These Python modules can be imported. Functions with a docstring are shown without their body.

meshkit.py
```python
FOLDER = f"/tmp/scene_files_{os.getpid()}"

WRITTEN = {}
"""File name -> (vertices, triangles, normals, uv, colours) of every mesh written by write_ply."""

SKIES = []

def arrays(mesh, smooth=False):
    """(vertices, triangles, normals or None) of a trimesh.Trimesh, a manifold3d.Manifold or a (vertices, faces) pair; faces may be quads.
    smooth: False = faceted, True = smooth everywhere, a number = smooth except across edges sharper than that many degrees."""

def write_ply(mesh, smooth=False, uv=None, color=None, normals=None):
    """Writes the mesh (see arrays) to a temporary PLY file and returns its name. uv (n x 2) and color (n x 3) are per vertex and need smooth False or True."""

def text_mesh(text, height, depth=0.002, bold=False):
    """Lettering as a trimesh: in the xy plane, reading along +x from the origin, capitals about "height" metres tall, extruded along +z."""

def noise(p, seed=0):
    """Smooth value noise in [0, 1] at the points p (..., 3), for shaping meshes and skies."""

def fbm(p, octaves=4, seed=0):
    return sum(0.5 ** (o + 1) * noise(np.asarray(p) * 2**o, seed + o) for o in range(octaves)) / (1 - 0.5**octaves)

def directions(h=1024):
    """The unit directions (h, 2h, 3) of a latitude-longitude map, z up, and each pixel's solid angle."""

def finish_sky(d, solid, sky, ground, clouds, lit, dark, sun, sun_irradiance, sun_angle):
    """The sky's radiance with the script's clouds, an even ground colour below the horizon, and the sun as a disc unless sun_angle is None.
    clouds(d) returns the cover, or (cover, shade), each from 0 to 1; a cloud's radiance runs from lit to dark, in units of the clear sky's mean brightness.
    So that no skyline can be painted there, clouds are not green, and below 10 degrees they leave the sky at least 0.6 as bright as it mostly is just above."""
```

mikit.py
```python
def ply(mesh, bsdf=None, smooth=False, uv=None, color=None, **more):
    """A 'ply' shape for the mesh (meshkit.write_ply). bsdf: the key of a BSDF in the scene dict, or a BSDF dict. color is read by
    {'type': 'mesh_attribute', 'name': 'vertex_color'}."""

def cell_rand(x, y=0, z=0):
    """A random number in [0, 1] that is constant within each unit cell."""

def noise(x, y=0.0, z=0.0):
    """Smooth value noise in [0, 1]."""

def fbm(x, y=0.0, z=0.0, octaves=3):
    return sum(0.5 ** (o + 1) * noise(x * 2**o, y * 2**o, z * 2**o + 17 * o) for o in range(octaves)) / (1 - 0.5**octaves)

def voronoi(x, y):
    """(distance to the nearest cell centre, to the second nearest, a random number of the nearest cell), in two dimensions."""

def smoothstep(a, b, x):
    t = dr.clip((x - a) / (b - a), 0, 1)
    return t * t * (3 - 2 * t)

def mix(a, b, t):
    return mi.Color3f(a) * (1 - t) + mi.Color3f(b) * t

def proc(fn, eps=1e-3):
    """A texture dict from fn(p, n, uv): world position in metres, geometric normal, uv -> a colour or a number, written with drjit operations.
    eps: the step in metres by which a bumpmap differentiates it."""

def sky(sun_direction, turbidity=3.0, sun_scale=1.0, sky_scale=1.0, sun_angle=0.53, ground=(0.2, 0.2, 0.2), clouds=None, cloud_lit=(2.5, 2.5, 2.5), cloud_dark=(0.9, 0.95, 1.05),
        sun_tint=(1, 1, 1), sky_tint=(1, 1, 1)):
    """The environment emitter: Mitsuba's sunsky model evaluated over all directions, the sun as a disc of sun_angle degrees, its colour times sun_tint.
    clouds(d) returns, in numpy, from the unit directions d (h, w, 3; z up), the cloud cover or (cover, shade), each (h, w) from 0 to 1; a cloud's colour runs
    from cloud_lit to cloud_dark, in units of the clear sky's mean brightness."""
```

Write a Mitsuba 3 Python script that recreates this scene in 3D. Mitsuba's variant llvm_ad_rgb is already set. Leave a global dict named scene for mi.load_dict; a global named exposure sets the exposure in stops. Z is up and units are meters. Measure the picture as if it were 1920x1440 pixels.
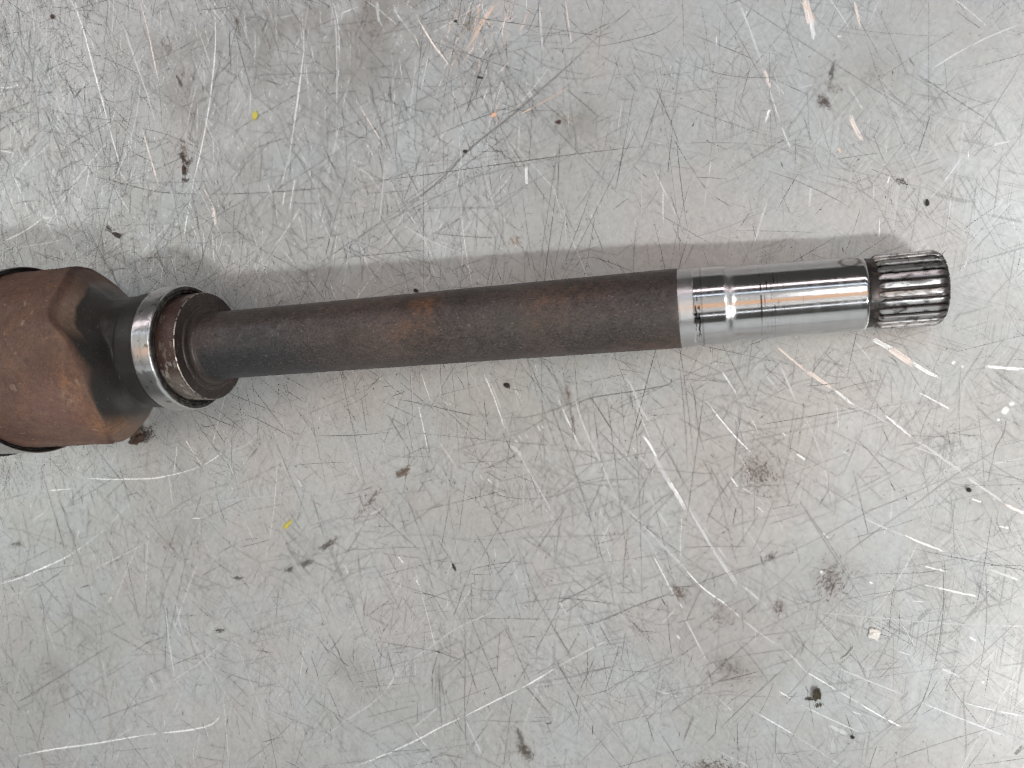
import math
import numpy as np
import trimesh
import drjit as dr
import mitsuba as mi
import mikit, meshkit
from mikit import noise, fbm, cell_rand, smoothstep, mix, proc

T = mi.ScalarTransform4f
scene, labels = {}, {}

# ------------------------------------------------------------------ camera
CAM = np.array([0.27342012, -0.02719297, 0.33679209])
FWD = np.array([-0.342746302, 0.0, -0.939428003])
UP = np.array([0.05464195, 0.99830698, -0.01993588])
RIGHT = np.array([0.93783753, -0.05816512, -0.34216602])
FOCAL = 1400.0                                  # in pixels of a 1920 wide frame
scene['camera'] = {
    'type': 'thinlens', 'fov': math.degrees(2 * math.atan(960 / FOCAL)), 'fov_axis': 'x',
    'aperture_radius': 0.0010, 'focus_distance': 0.352,
    'near_clip': 0.01, 'far_clip': 20.0,
    'to_world': T().look_at(origin=CAM.tolist(), target=(CAM + FWD).tolist(), up=UP.tolist()),
}
exposure = -0.06

# ------------------------------------------------------------------ lamps
def lamp(key, label, centre, target, width, length, rgb, along=(1, 0, 0)):
    """a flat diffuser that shines from centre towards target"""
    c, t = np.array(centre, float), np.array(target, float)
    n = (t - c) / np.linalg.norm(t - c)
    a = np.array(along, float); a -= (a @ n) * n; a /= np.linalg.norm(a)
    b = np.cross(n, a)
    v = np.array([c + sa * a * length / 2 + sb * b * width / 2 for sa, sb in ((-1, -1), (1, -1), (1, 1), (-1, 1))])
    scene[key] = mikit.ply((v, np.array([[0, 1, 2], [0, 2, 3]])), 'lamp_housing', emitter={'type': 'area', 'radiance': {'type': 'rgb', 'value': list(rgb)}})
    labels[key] = {'label': label, 'category': 'lamp'}

scene['lamp_housing'] = {'type': 'diffuse', 'reflectance': {'type': 'rgb', 'value': [0.6, 0.6, 0.6]}}
MID = (0.15, 0, 0)
lamp('ambient_panel', 'wide dim ambient panel added straight above the bench', (0.0, 0.0, 2.4), (0.0, 0, 0), 1.9, 6.0, (0.44, 0.43, 0.415))  # unseen panel added for broad ambient light
lamp('panel_lamp', 'cool white panel lamp above the right end of the bench', (1.08, 0.36, 2.2), (0.35, 0, 0), 0.40, 0.45, (9.6, 10.0, 10.1))
lamp('tube_lamp', 'white tube lamp in front of the bench, to its right', (1.62, -1.16, 2.0), MID, 0.13, 0.36, (400, 412, 410))
lamp('tube_lamp_001', 'pinkish white tube lamp behind the bench', (0.0, 1.75, 1.9), (0.0, 0, 0), 0.18, 6.0, (5.2, 4.5, 4.7))
lamp('tube_lamp_002', 'slim bluish white tube lamp above the rear edge', (0.0, 0.98, 2.0), (0.0, 0, 0), 0.05, 6.0, (4.5, 5.2, 6.0))
lamp('tube_lamp_003', 'slim white tube lamp above the front edge', (0.0, -1.25, 2.0), (0.0, 0, 0), 0.045, 6.0, (5.6, 5.9, 6.2))
lamp('warm_lamp', 'warm amber lamp hanging above the middle of the bench', (0.2, -0.14, 1.9), (0.2, -0.14, 0), 0.36, 3.6, (1.05, 0.60, 0.34))
lamp('fill_panel', 'tall soft fill panel added in front of the bench', (0.1, -2.6, 0.95), (0.1, 0, 0.95), 1.86, 3.2, (0.34, 0.37, 0.37))  # added fill, stands in for the grey surroundings in front
lamp('fill_panel_001', 'soft fill panel added beyond the left end of the bench', (-2.6, 0.35, 1.5), MID, 1.4, 2.2, (1.25, 1.32, 1.26), along=(0, 1, 0))  # added to fill the left area with light
scene['room_light'] = {'type': 'constant', 'radiance': {'type': 'rgb', 'value': [0.062, 0.063, 0.060]}}

# ------------------------------------------------------------------ helpers
rs = np.random.default_rng(7)

def at(x, y):
    """the point of the bench top that the photograph shows at pixel (x, y) of 1920 x 1440"""
    x, y = np.asarray(x, float), np.asarray(y, float)
    r = FWD + np.multiply.outer((x - 960) / FOCAL, RIGHT) - np.multiply.outer((y - 720) / FOCAL, UP)
    return (CAM + r * (-CAM[2] / r[..., 2:3]))[..., :2]

# the shaft: axis point under the bearing ring's front face, direction and the two cross directions
AXIS0 = np.array([0.0, 0.0, 0.04269157])
D = np.array([0.996345296, 0.0, -0.0854169231])
SIDE = np.array([0.0, 1.0, 0.0])                 # phi = 90 degrees
TOP = np.array([0.0854169231, 0.0, 0.996345296])  # phi = 0

def on_shaft(t, r, phi):
    t, r, phi = np.broadcast_arrays(*(np.asarray(q, float) for q in (t, r, phi)))
    return AXIS0 + t[..., None] * D + r[..., None] * (np.cos(phi)[..., None] * TOP + np.sin(phi)[..., None] * SIDE)

def grid_mesh(P, wrap=True):
    """P (rows, columns, 3); columns wrap round"""
    n, m = P.shape[:2]
    i, j = np.meshgrid(np.arange(n - 1), np.arange(m if wrap else m - 1), indexing='ij')
    k = (j + 1) % m
    q = np.stack([i * m + j, i * m + k, (i + 1) * m + k, (i + 1) * m + j], -1).reshape(-1, 4)
    return trimesh.Trimesh(P.reshape(-1, 3), np.vstack([q[:, [0, 1, 2]], q[:, [0, 2, 3]]]), process=False)

def dense(profile, step):
    out = [profile[0]]
    for a, b in zip(profile[:-1], profile[1:]):
        k = max(1, int(math.ceil(math.dist(a, b) / step)))
        out += [tuple(np.array(a) + (np.array(b) - np.array(a)) * (q + 1) / k) for q in range(k)]
    return np.array(out)

def lathe(profile, sides=160, step=0.004, rough=0.0, freq=900.0, seed=3):
    """profile: (t, r) in metres from left to right"""
    pr = dense(profile, step)
    phi = np.arange(sides) * 2 * np.pi / sides
    P = on_shaft(pr[:, None, 0], pr[:, None, 1], phi[None])
    if rough:
        N = np.cos(phi)[:, None] * TOP + np.sin(phi)[:, None] * SIDE
        d = meshkit.noise(P * freq, seed) + 0.5 * meshkit.noise(P * freq * 2.3, seed + 1) - 0.75
        P = P + N[None] * (rough * d * np.minimum(1, pr[:, None, 1] / 0.005))[..., None]
    m = grid_mesh(P)
    m.invert()
    return m

def put(key, mesh, bsdf, smooth=35, **more):
    scene[key] = mikit.ply(mesh, bsdf, smooth=smooth, **more)

def child(holder, name):
    key, k = f'{holder}__{name}', 0
    while key in scene:
        k += 1
        key = f'{holder}__{name}_{k:03d}'
    return key

# ------------------------------------------------------------------ materials
def local(p):
    """(t, across, up) of a point, measured along the shaft"""
    x, y, z = p.x - float(AXIS0[0]), p.y - float(AXIS0[1]), p.z - float(AXIS0[2])
    return (x * float(D[0]) + z * float(D[2]), y, x * float(TOP[0]) + z * float(TOP[2]))

def spot(t, s, t0, s0, rt, rs_):
    """soft round patch on the shaft, 1 in its middle"""
    return dr.exp(-(dr.square((t - t0) / rt) + dr.square((s - s0) / rs_)))

def principled(color, rough=0.5, metal=0.0, spec=0.5, **more):
    c = proc(color) if callable(color) else {'type': 'rgb', 'value': list(color)}
    r = proc(rough) if callable(rough) else rough
    return {'type': 'principled', 'base_color': c, 'roughness': r, 'metallic': metal, 'specular': spec, **more}

def bumped(b, fn, scale=1.0, eps=1e-4):
    return {'type': 'twosided', 'bsdf': {'type': 'bumpmap', 'arbitrary': proc(fn, eps), 'scale': scale, 'bsdf': b}}

def two(b):
    return {'type': 'twosided', 'bsdf': b}

def streaks(p, ang, along, across, seed):
    """hair lines: noise stretched along one direction"""
    c, sn = math.cos(ang), math.sin(ang)
    u, v = p.x * c + p.y * sn, p.y * c - p.x * sn
    v = v + 0.0012 * noise(u * 22, v * 22, seed)
    return noise(u * along, v * across, seed)

def hairs(p):
    dark = light = 0.0
    for k, (ang, along, across) in enumerate(((0.22, 45, 2300), (1.95, 55, 2600), (-0.75, 60, 2200), (1.38, 40, 2600), (0.85, 70, 2400), (2.75, 50, 2400))):
        n = streaks(p, ang, along, across, 3.0 + 7 * k)
        dark = dark + smoothstep(0.80, 0.95, n)
        if k in (1, 3, 4): light = light + smoothstep(0.22, 0.08, n)
    return dark, light

STAINS_AND_SHADE = [(*at(px, py), r * 0.00027, a) for px, py, r, a in ((700, 50, 190, 0.52), (520, 40, 150, 0.45), (330, 130, 170, 0.38), (430, 330, 160, 0.25), (105, 1285, 60, 0.45), (340, 1020, 60, 0.25), (650, 1270, 70, 0.25), (1085, 225, 45, 0.40), (1640, 150, 40, 0.25), (1430, 885, 40, 0.30), (1335, 1150, 60, 0.30), (1375, 1250, 45, 0.30), (1560, 1090, 40, 0.30), (700, 940, 50, 0.25), (1000, 300, 170, 0.15), (500, 240, 160, 0.18))]  # stains, plus broad patches painting the dimmer light towards the rear

def table_color(p, n, uv):
    a = fbm(p.x * 16, p.y * 16, 1.0, 3)
    b = fbm(p.x * 42 + 9, p.y * 42, 4.0, 3)
    c = fbm(p.x * 800, p.y * 800, 2.0, 3)
    col = mix((0.530, 0.530, 0.515), (0.595, 0.595, 0.585), smoothstep(0.3, 0.7, a))
    col = mix(col, (0.56, 0.59, 0.595), 0.55 * smoothstep(0.48, 0.70, b))
    col = mix(col, (0.575, 0.54, 0.52), 0.55 * smoothstep(0.50, 0.73, fbm(p.x * 25 + 3, p.y * 25 + 7, 8.0, 3)))  # bluish and pinkish cloudy reflections put into the base colour
    stain = 0.0  # stains and painted dimness together
    for sx, sy, sr, amount in STAINS_AND_SHADE:
        stain = dr.maximum(stain, amount * dr.exp(-(dr.square(p.x - sx) + dr.square(p.y - sy)) / (sr * sr)))
    dark, light = hairs(p)
    patch = smoothstep(0.25, 0.75, fbm(p.x * 30 + 31, p.y * 30 + 2, 6.0, 3))
    col = col * (1.0 - 0.20 * dr.minimum(dark, 1.4) * (0.35 + patch))
    col = mix(col, (0.72, 0.73, 0.73), 0.25 * dr.minimum(light, 1) * (0.3 + patch))
    col = mix(col, (0.30, 0.275, 0.25), dr.clip(stain * (0.25 + 1.1 * smoothstep(0.3, 0.7, fbm(p.x * 70, p.y * 70, 9.0, 4))), 0, 0.75))
    spots = smoothstep(0.80, 0.90, noise(p.x * 1300, p.y * 1300, 5.5)) * smoothstep(0.4, 0.7, noise(p.x * 160, p.y * 160, 2.5))
    col = mix(col, (0.16, 0.14, 0.125), 0.75 * spots)
    return col * (0.90 + 0.20 * c) * mi.Color3f(0.785, 0.79, 0.792)

def table_rough(p, n, uv):
    return 0.27 + 0.14 * fbm(p.x * 60, p.y * 60, 3.0, 3)

def table_bump(p, n, uv):
    return 0.0012 * fbm(p.x * 14, p.y * 14, 5.0, 2) + 0.000010 * noise(p.x * 1200, p.y * 1200)

scene['bench_steel'] = bumped(principled(table_color, table_rough, 0.30, 0.35), table_bump, 1.0, 4e-4)
MARK = {'type': 'mesh_attribute', 'name': 'vertex_color'}
scene['mark_dull'] = two({'type': 'principled', 'base_color': MARK, 'roughness': 0.5, 'metallic': 0.45})
scene['mark_bright'] = two({'type': 'principled', 'base_color': MARK, 'roughness': 0.42, 'metallic': 0.35})
scene['dirt'] = two({'type': 'principled', 'base_color': MARK, 'roughness': 0.8, 'specular': 0.3})

def rust_color(p, n, uv):
    t, s, u = local(p)
    g = fbm(t * 260, s * 260, u * 260, 4)
    h = fbm(t * 90, s * 90, u * 90, 3)
    f = fbm(t * 1500, s * 1500, u * 1500, 3)
    col = mix((0.108, 0.058, 0.042), (0.142, 0.084, 0.062), smoothstep(0.3, 0.7, h))
    col = mix(col, (0.088, 0.044, 0.034), 0.8 * smoothstep(-0.066, -0.092, t + 0.02 * (h - 0.5)))
    col = mix(col, (0.080, 0.046, 0.037), 0.55 * smoothstep(0.50, 0.72, g))
    near = 0.9 * spot(t, s, -0.031, 0.029, 0.004, 0.005) + 1.3 * spot(t, s, -0.028, -0.037, 0.010, 0.007) + 0.8 * spot(t, s, -0.034, -0.018, 0.007, 0.012) + 0.5 * spot(t, s, -0.033, 0.015, 0.006, 0.010) + 0.25 * spot(t, s, -0.085, 0.035, 0.02, 0.008)
    grain = smoothstep(0.34, 0.62, fbm(t * 520, s * 520, u * 520, 4))
    col = mix(col, (0.27, 0.135, 0.062), dr.clip(near * (0.15 + 0.75 * grain), 0, 0.8))
    col = mix(col, (0.20, 0.098, 0.052), 0.32 * smoothstep(0.52, 0.70, fbm(t * 190 + 4, s * 190, u * 190, 5)))
    col = mix(col, (0.22, 0.15, 0.105), 0.35 * spot(t, s, -0.035, 0.018, 0.006, 0.014))
    col = mix(col, (0.21, 0.115, 0.10), 0.45 * spot(t, s, -0.046, -0.026, 0.02, 0.012))
    pale = smoothstep(0.70, 0.80, fbm(t * 420, s * 210, u * 300 + 3, 3)) * 0.35 + 0.5 * spot(t, s, -0.038, -0.022, 0.0025, 0.003) * grain
    col = mix(col, (0.34, 0.26, 0.20), dr.clip(pale, 0, 0.6))
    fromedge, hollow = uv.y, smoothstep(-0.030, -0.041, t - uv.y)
    col = mix(col, (0.170, 0.118, 0.088), 0.55 * hollow * smoothstep(0.0008, 0.003, fromedge) * (0.4 + 0.9 * noise(uv.x * 1500, fromedge * 150, 1.0)))  # hollow slope lightened, its lit tone put into the colour
    col = mix(col, (0.070, 0.034, 0.027), 0.55 * hollow * smoothstep(0.0026, 0.0006, dr.abs(fromedge - 0.0004 + 0.0008 * (g - 0.5))))  # shade along the crease painted in as darker rust
    r = dr.sqrt(s * s + u * u) + 0.002 * (g - 0.5)
    black = dr.maximum(smoothstep(0.0385, 0.0365, r), smoothstep(0.0004, 0.0016, fromedge) * (1 - hollow)) * (1 - 0.75 * smoothstep(-0.029, -0.038, s)) * (1 - 0.8 * smoothstep(0.030, 0.036, s))
    col = mix(col, mix((0.016, 0.015, 0.0145), (0.028, 0.025, 0.023), h), black * 0.97)
    col = mix(col, (0.27, 0.22, 0.185), 0.5 * smoothstep(0.89, 0.95, noise(t * 1300 + 5, s * 1300, u * 1300)))
    return col * (0.47 + 0.60 * f)

def rust_rough(p, n, uv):
    t, s, u = local(p)
    return 0.72 - 0.32 * smoothstep(0.0385, 0.0365, dr.sqrt(s * s + u * u))

def rust_bump(p, n, uv):
    return 0.00016 * fbm(p.x * 900, p.y * 900, p.z * 900, 4)

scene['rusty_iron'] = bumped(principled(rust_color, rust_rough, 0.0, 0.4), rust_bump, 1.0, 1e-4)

def neck_color(p, n, uv):
    t, s, u = local(p)
    f = noise(t * 2500, s * 2500, u * 2500)
    col = mix((0.018, 0.017, 0.017), (0.030, 0.027, 0.026), fbm(t * 200, s * 200, u * 200, 3))
    col = mix(col, (0.25, 0.22, 0.20), 0.6 * smoothstep(0.90, 0.95, noise(t * 1300 + 5, s * 1300, u * 1300)))
    return col * (0.60 + 0.4 * f)

scene['oily_black_iron'] = bumped(principled(neck_color, 0.46, 0.1, 0.5), lambda p, n, uv: 0.00005 * fbm(p.x * 1300, p.y * 1300, p.z * 1300, 3), 1.0, 1e-4)

def tube_color(p, n, uv):
    t, s, u = local(p)
    f = noise(t * 1900, s * 3200, u * 3200)
    g = fbm(t * 330, s * 330, u * 330, 4)
    big = fbm(t * 55, s * 55 + 4, u * 55, 3)
    col = mix((0.052, 0.042, 0.039), (0.088, 0.068, 0.061), smoothstep(0.3, 0.7, big * 0.6 + g * 0.4))
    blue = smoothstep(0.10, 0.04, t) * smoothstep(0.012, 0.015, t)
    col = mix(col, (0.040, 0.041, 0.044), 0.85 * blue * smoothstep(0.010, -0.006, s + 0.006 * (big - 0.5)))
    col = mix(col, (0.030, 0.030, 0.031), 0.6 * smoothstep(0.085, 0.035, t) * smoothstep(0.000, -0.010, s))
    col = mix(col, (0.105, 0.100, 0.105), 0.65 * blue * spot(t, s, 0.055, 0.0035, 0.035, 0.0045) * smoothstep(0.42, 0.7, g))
    e = smoothstep(0.1375, 0.1355, t + 0.0012 * (g - 0.5))
    rust = spot(t, s, 0.130, 0.009, 0.010, 0.007) * e + 0.45 * spot(t, s, 0.120, -0.002, 0.013, 0.007) * e + 0.35 * spot(t, s, 0.178, 0.002, 0.010, 0.010) + 0.4 * spot(t, s, 0.195, 0.009, 0.014, 0.006) \
        + 0.45 * spot(t, s, 0.226, -0.0155, 0.014, 0.003) + 0.3 * spot(t, s, 0.10, 0.013, 0.02, 0.004)
    col = mix(col, (0.185, 0.082, 0.040), dr.clip(rust * (0.30 + 1.2 * smoothstep(0.35, 0.7, g)) * 0.55, 0, 0.6))
    col = mix(col, (0.045, 0.049, 0.045), 0.5 * spot(t, s, 0.166, -0.001, 0.012, 0.008))
    col = mix(col, (0.22, 0.19, 0.17), 0.5 * smoothstep(0.86, 0.92, noise(t * 900 + 7, s * 900, u * 900)) * smoothstep(0.5, 0.75, noise(t * 200, s * 200, u * 200)))
    col = mix(col, (0.20, 0.17, 0.155), 0.55 * smoothstep(0.84, 0.93, noise(t * 1700 + 9, s * 1900, u * 1900)))
    return col * (0.34 + 0.56 * f + 0.46 * noise(t * 1100 + 3, s * 1500, u * 1500))

scene['rust_dulled_steel'] = bumped(principled(tube_color, 0.47, 0.25, 0.5), lambda p, n, uv: 0.00009 * fbm(p.x * 1000, p.y * 1700, p.z * 1700, 3), 1.0, 1e-4)

def journal_color(p, n, uv):
    t, s, u = local(p)
    ang = dr.atan2(s, u)
    col = mix((0.64, 0.625, 0.62), (0.58, 0.57, 0.57), fbm(t * 400, s * 90, u * 90, 2))
    band = smoothstep(0.2412, 0.2416, t) * smoothstep(0.2437, 0.2433, t) * smoothstep(0.35, 0.6, noise(t * 2600, ang * 9, 3.0))
    marks = 0.0
    for k, (t0, w) in enumerate(((0.2664, 2.2), (0.2677, 1.2), (0.2686, 1.8), (0.2701, 1.0), (0.2713, 1.5), (0.2727, 0.8), (0.2746, 1.0), (0.2768, 0.7), (0.2815, 0.5))):
        marks = marks + min(1.0, 0.45 + 0.3 * w) * dr.exp(-dr.square((t - t0) / (0.00013 * w))) * smoothstep(0.30, 0.62, noise(ang * 7 + 3 * k, k * 5.0, 1.0))
    marks = dr.clip(marks, 0, 1) * smoothstep(0.85, 0.45, ang) * smoothstep(-0.8, -0.2, ang) + 0.25 * dr.clip(marks, 0, 1)
    front = smoothstep(0.72, -0.3, ang) * smoothstep(-1.2, -0.6, ang)
    col = mix(col, (0.035, 0.03, 0.028), dr.clip(0.95 * band * front + 0.85 * marks, 0, 0.95))
    col = mix(col, (0.30, 0.28, 0.27), 0.55 * smoothstep(0.2436, 0.2441, t) * smoothstep(0.2449, 0.2444, t))
    ring = dr.abs(dr.sqrt(dr.square((t - 0.2995) / 0.0035) + dr.square((ang - 0.95) / 0.22)) - 1.0)
    col = mix(col, (0.10, 0.085, 0.075), 0.7 * smoothstep(0.35, 0.05, ring + 0.3 * (noise(t * 900, s * 900, u * 900) - 0.5)))
    return col

def journal_rough(p, n, uv):
    t, s, u = local(p)
    return 0.11 + 0.18 * smoothstep(0.2413, 0.2408, t) + 0.13 * smoothstep(0.2525, 0.2535, t) * smoothstep(0.2575, 0.2562, t) + 0.05 * noise(t * 1500, 3.0, 1.0)

scene['ground_steel'] = two(principled(journal_color, journal_rough, 1.0))

def ring_color(p, n, uv):
    t, s, u = local(p)
    ang = dr.atan2(s, u)
    g = fbm(t * 520, s * 420, u * 420, 4)
    col = mix((0.66, 0.66, 0.655), (0.50, 0.49, 0.48), fbm(t * 150, s * 150, u * 150, 2))
    col = mix(col, (0.16, 0.14, 0.13), 0.7 * smoothstep(0.62, 0.74, g))
    col = mix(col, (0.42, 0.40, 0.36), 0.5 * spot(t, s, -0.005, -0.002, 0.0008, 0.02))
    return col

scene['worn_bright_steel'] = two(principled(ring_color, lambda p, n, uv: 0.17 + 0.16 * fbm(p.x * 500, p.y * 500, p.z * 500, 3), 0.95))

def collar_color(p, n, uv):
    t, s, u = local(p)
    f = noise(t * 2200, s * 2200, u * 2200)
    g = fbm(t * 300, s * 300, u * 300, 4)
    col = mix((0.034, 0.026, 0.024), (0.062, 0.044, 0.038), g)
    side = smoothstep(0.0095, 0.0085, t)
    col = mix(col, (0.085, 0.048, 0.039), side * 0.8)
    col = mix(col, (0.36, 0.33, 0.29), side * dr.clip(smoothstep(0.56, 0.66, fbm(t * 500, s * 220, u * 220, 3)) * (0.25 + 0.5 * smoothstep(-0.004, -0.012, s)) + smoothstep(-0.010, -0.017, s) * 0.4, 0, 0.85))
    col = mix(col, (0.32, 0.28, 0.25), 0.7 * smoothstep(0.88, 0.94, noise(t * 1300 + 5, s * 1300, u * 1300)))
    return col * (0.52 + 0.54 * f)

scene['brown_collar_steel'] = bumped(principled(collar_color, 0.45, 0.35, 0.5), lambda p, n, uv: 0.00006 * fbm(p.x * 1300, p.y * 1300, p.z * 1300, 3), 1.0, 1e-4)
scene['collar_edge_steel'] = two(principled(lambda p, n, uv: mix((0.05, 0.038, 0.033), (0.42, 0.36, 0.32), smoothstep(0.35, 0.6, fbm(p.x * 600, p.y * 600, p.z * 600, 3))), 0.35, 0.85))
scene['black_rubber'] = two(principled((0.012, 0.012, 0.012), 0.6, 0.0, 0.4))
scene['greasy_seal'] = bumped(principled(lambda p, n, uv: mix((0.016, 0.014, 0.013), (0.075, 0.066, 0.055), smoothstep(0.45, 0.7, fbm(p.x * 500, p.y * 500, p.z * 500, 4))), 0.42, 0.2), lambda p, n, uv: 0.00012 * fbm(p.x * 900, p.y * 900, p.z * 900, 3), 1.0, 1e-4)
scene['clamp_steel'] = two(principled((0.52, 0.51, 0.49), 0.3, 0.9))

def tooth_color(p, n, uv):
    t, s, u = local(p)
    r = dr.sqrt(s * s + u * u)
    ang = dr.atan2(s, u)
    g = fbm(t * 420, ang * 13, 2.0, 4)
    col = mix((0.58, 0.57, 0.57), (0.34, 0.33, 0.325), noise(ang * 9.3, 4.0, t * 60))
    col = mix(col, (0.055, 0.048, 0.045), smoothstep(0.48, 0.68, g) * 0.8)
    col = mix(col, (0.05, 0.044, 0.042), smoothstep(0.0137, 0.0131, r))
    col = mix(col, (0.06, 0.05, 0.045), smoothstep(0.3276, 0.3290, t) * 0.6)
    return col

scene['worn_spline_steel'] = two(principled(tooth_color, 0.27, 0.9))
scene['greasy_dark_steel'] = bumped(principled(lambda p, n, uv: mix((0.020, 0.017, 0.016), (0.07, 0.052, 0.045), smoothstep(0.4, 0.7, fbm(p.x * 700, p.y * 700, p.z * 700, 4))), 0.4, 0.5), lambda p, n, uv: 0.00006 * fbm(p.x * 1200, p.y * 1200, p.z * 1200, 3), 1.0, 1e-4)

# ------------------------------------------------------------------ bench top
bench = trimesh.creation.box((2.2, 1.6, 0.004))
bench.apply_translation((0.1, 0.0, -0.002))
put('bench_top', bench, 'bench_steel', smooth=False)
labels['bench_top'] = {'kind': 'structure', 'label': 'scratched grey sheet steel bench top under the drive shaft', 'category': 'bench top'}

# ------------------------------------------------------------------ drive shaft
SH = 'drive_shaft'
labels[SH] = {'label': 'rusty steel drive shaft lying across the bench, polished splined end to the right', 'category': 'drive shaft'}

# joint housing: three lobed body that rounds off towards the neck
from scipy.interpolate import PchipInterpolator
# where the full round body ends, in millimetres along the shaft, by angle: three lobes reach forward between three hollows
EDGE = [(-140, -60), (-118, -60), (-100, -56), (-86, -49), (-76, -43.5), (-60, -34), (-48, -29.5), (-28, -27), (-14, -26), (-4, -28), (4, -31), (11, -36), (19, -42), (25, -43.8), (40, -44.5), (52, -47), (63, -52), (72, -57), (88, -61), (104, -64), (125, -66), (150, -64), (180, -60), (200, -58), (220, -60)]
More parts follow.
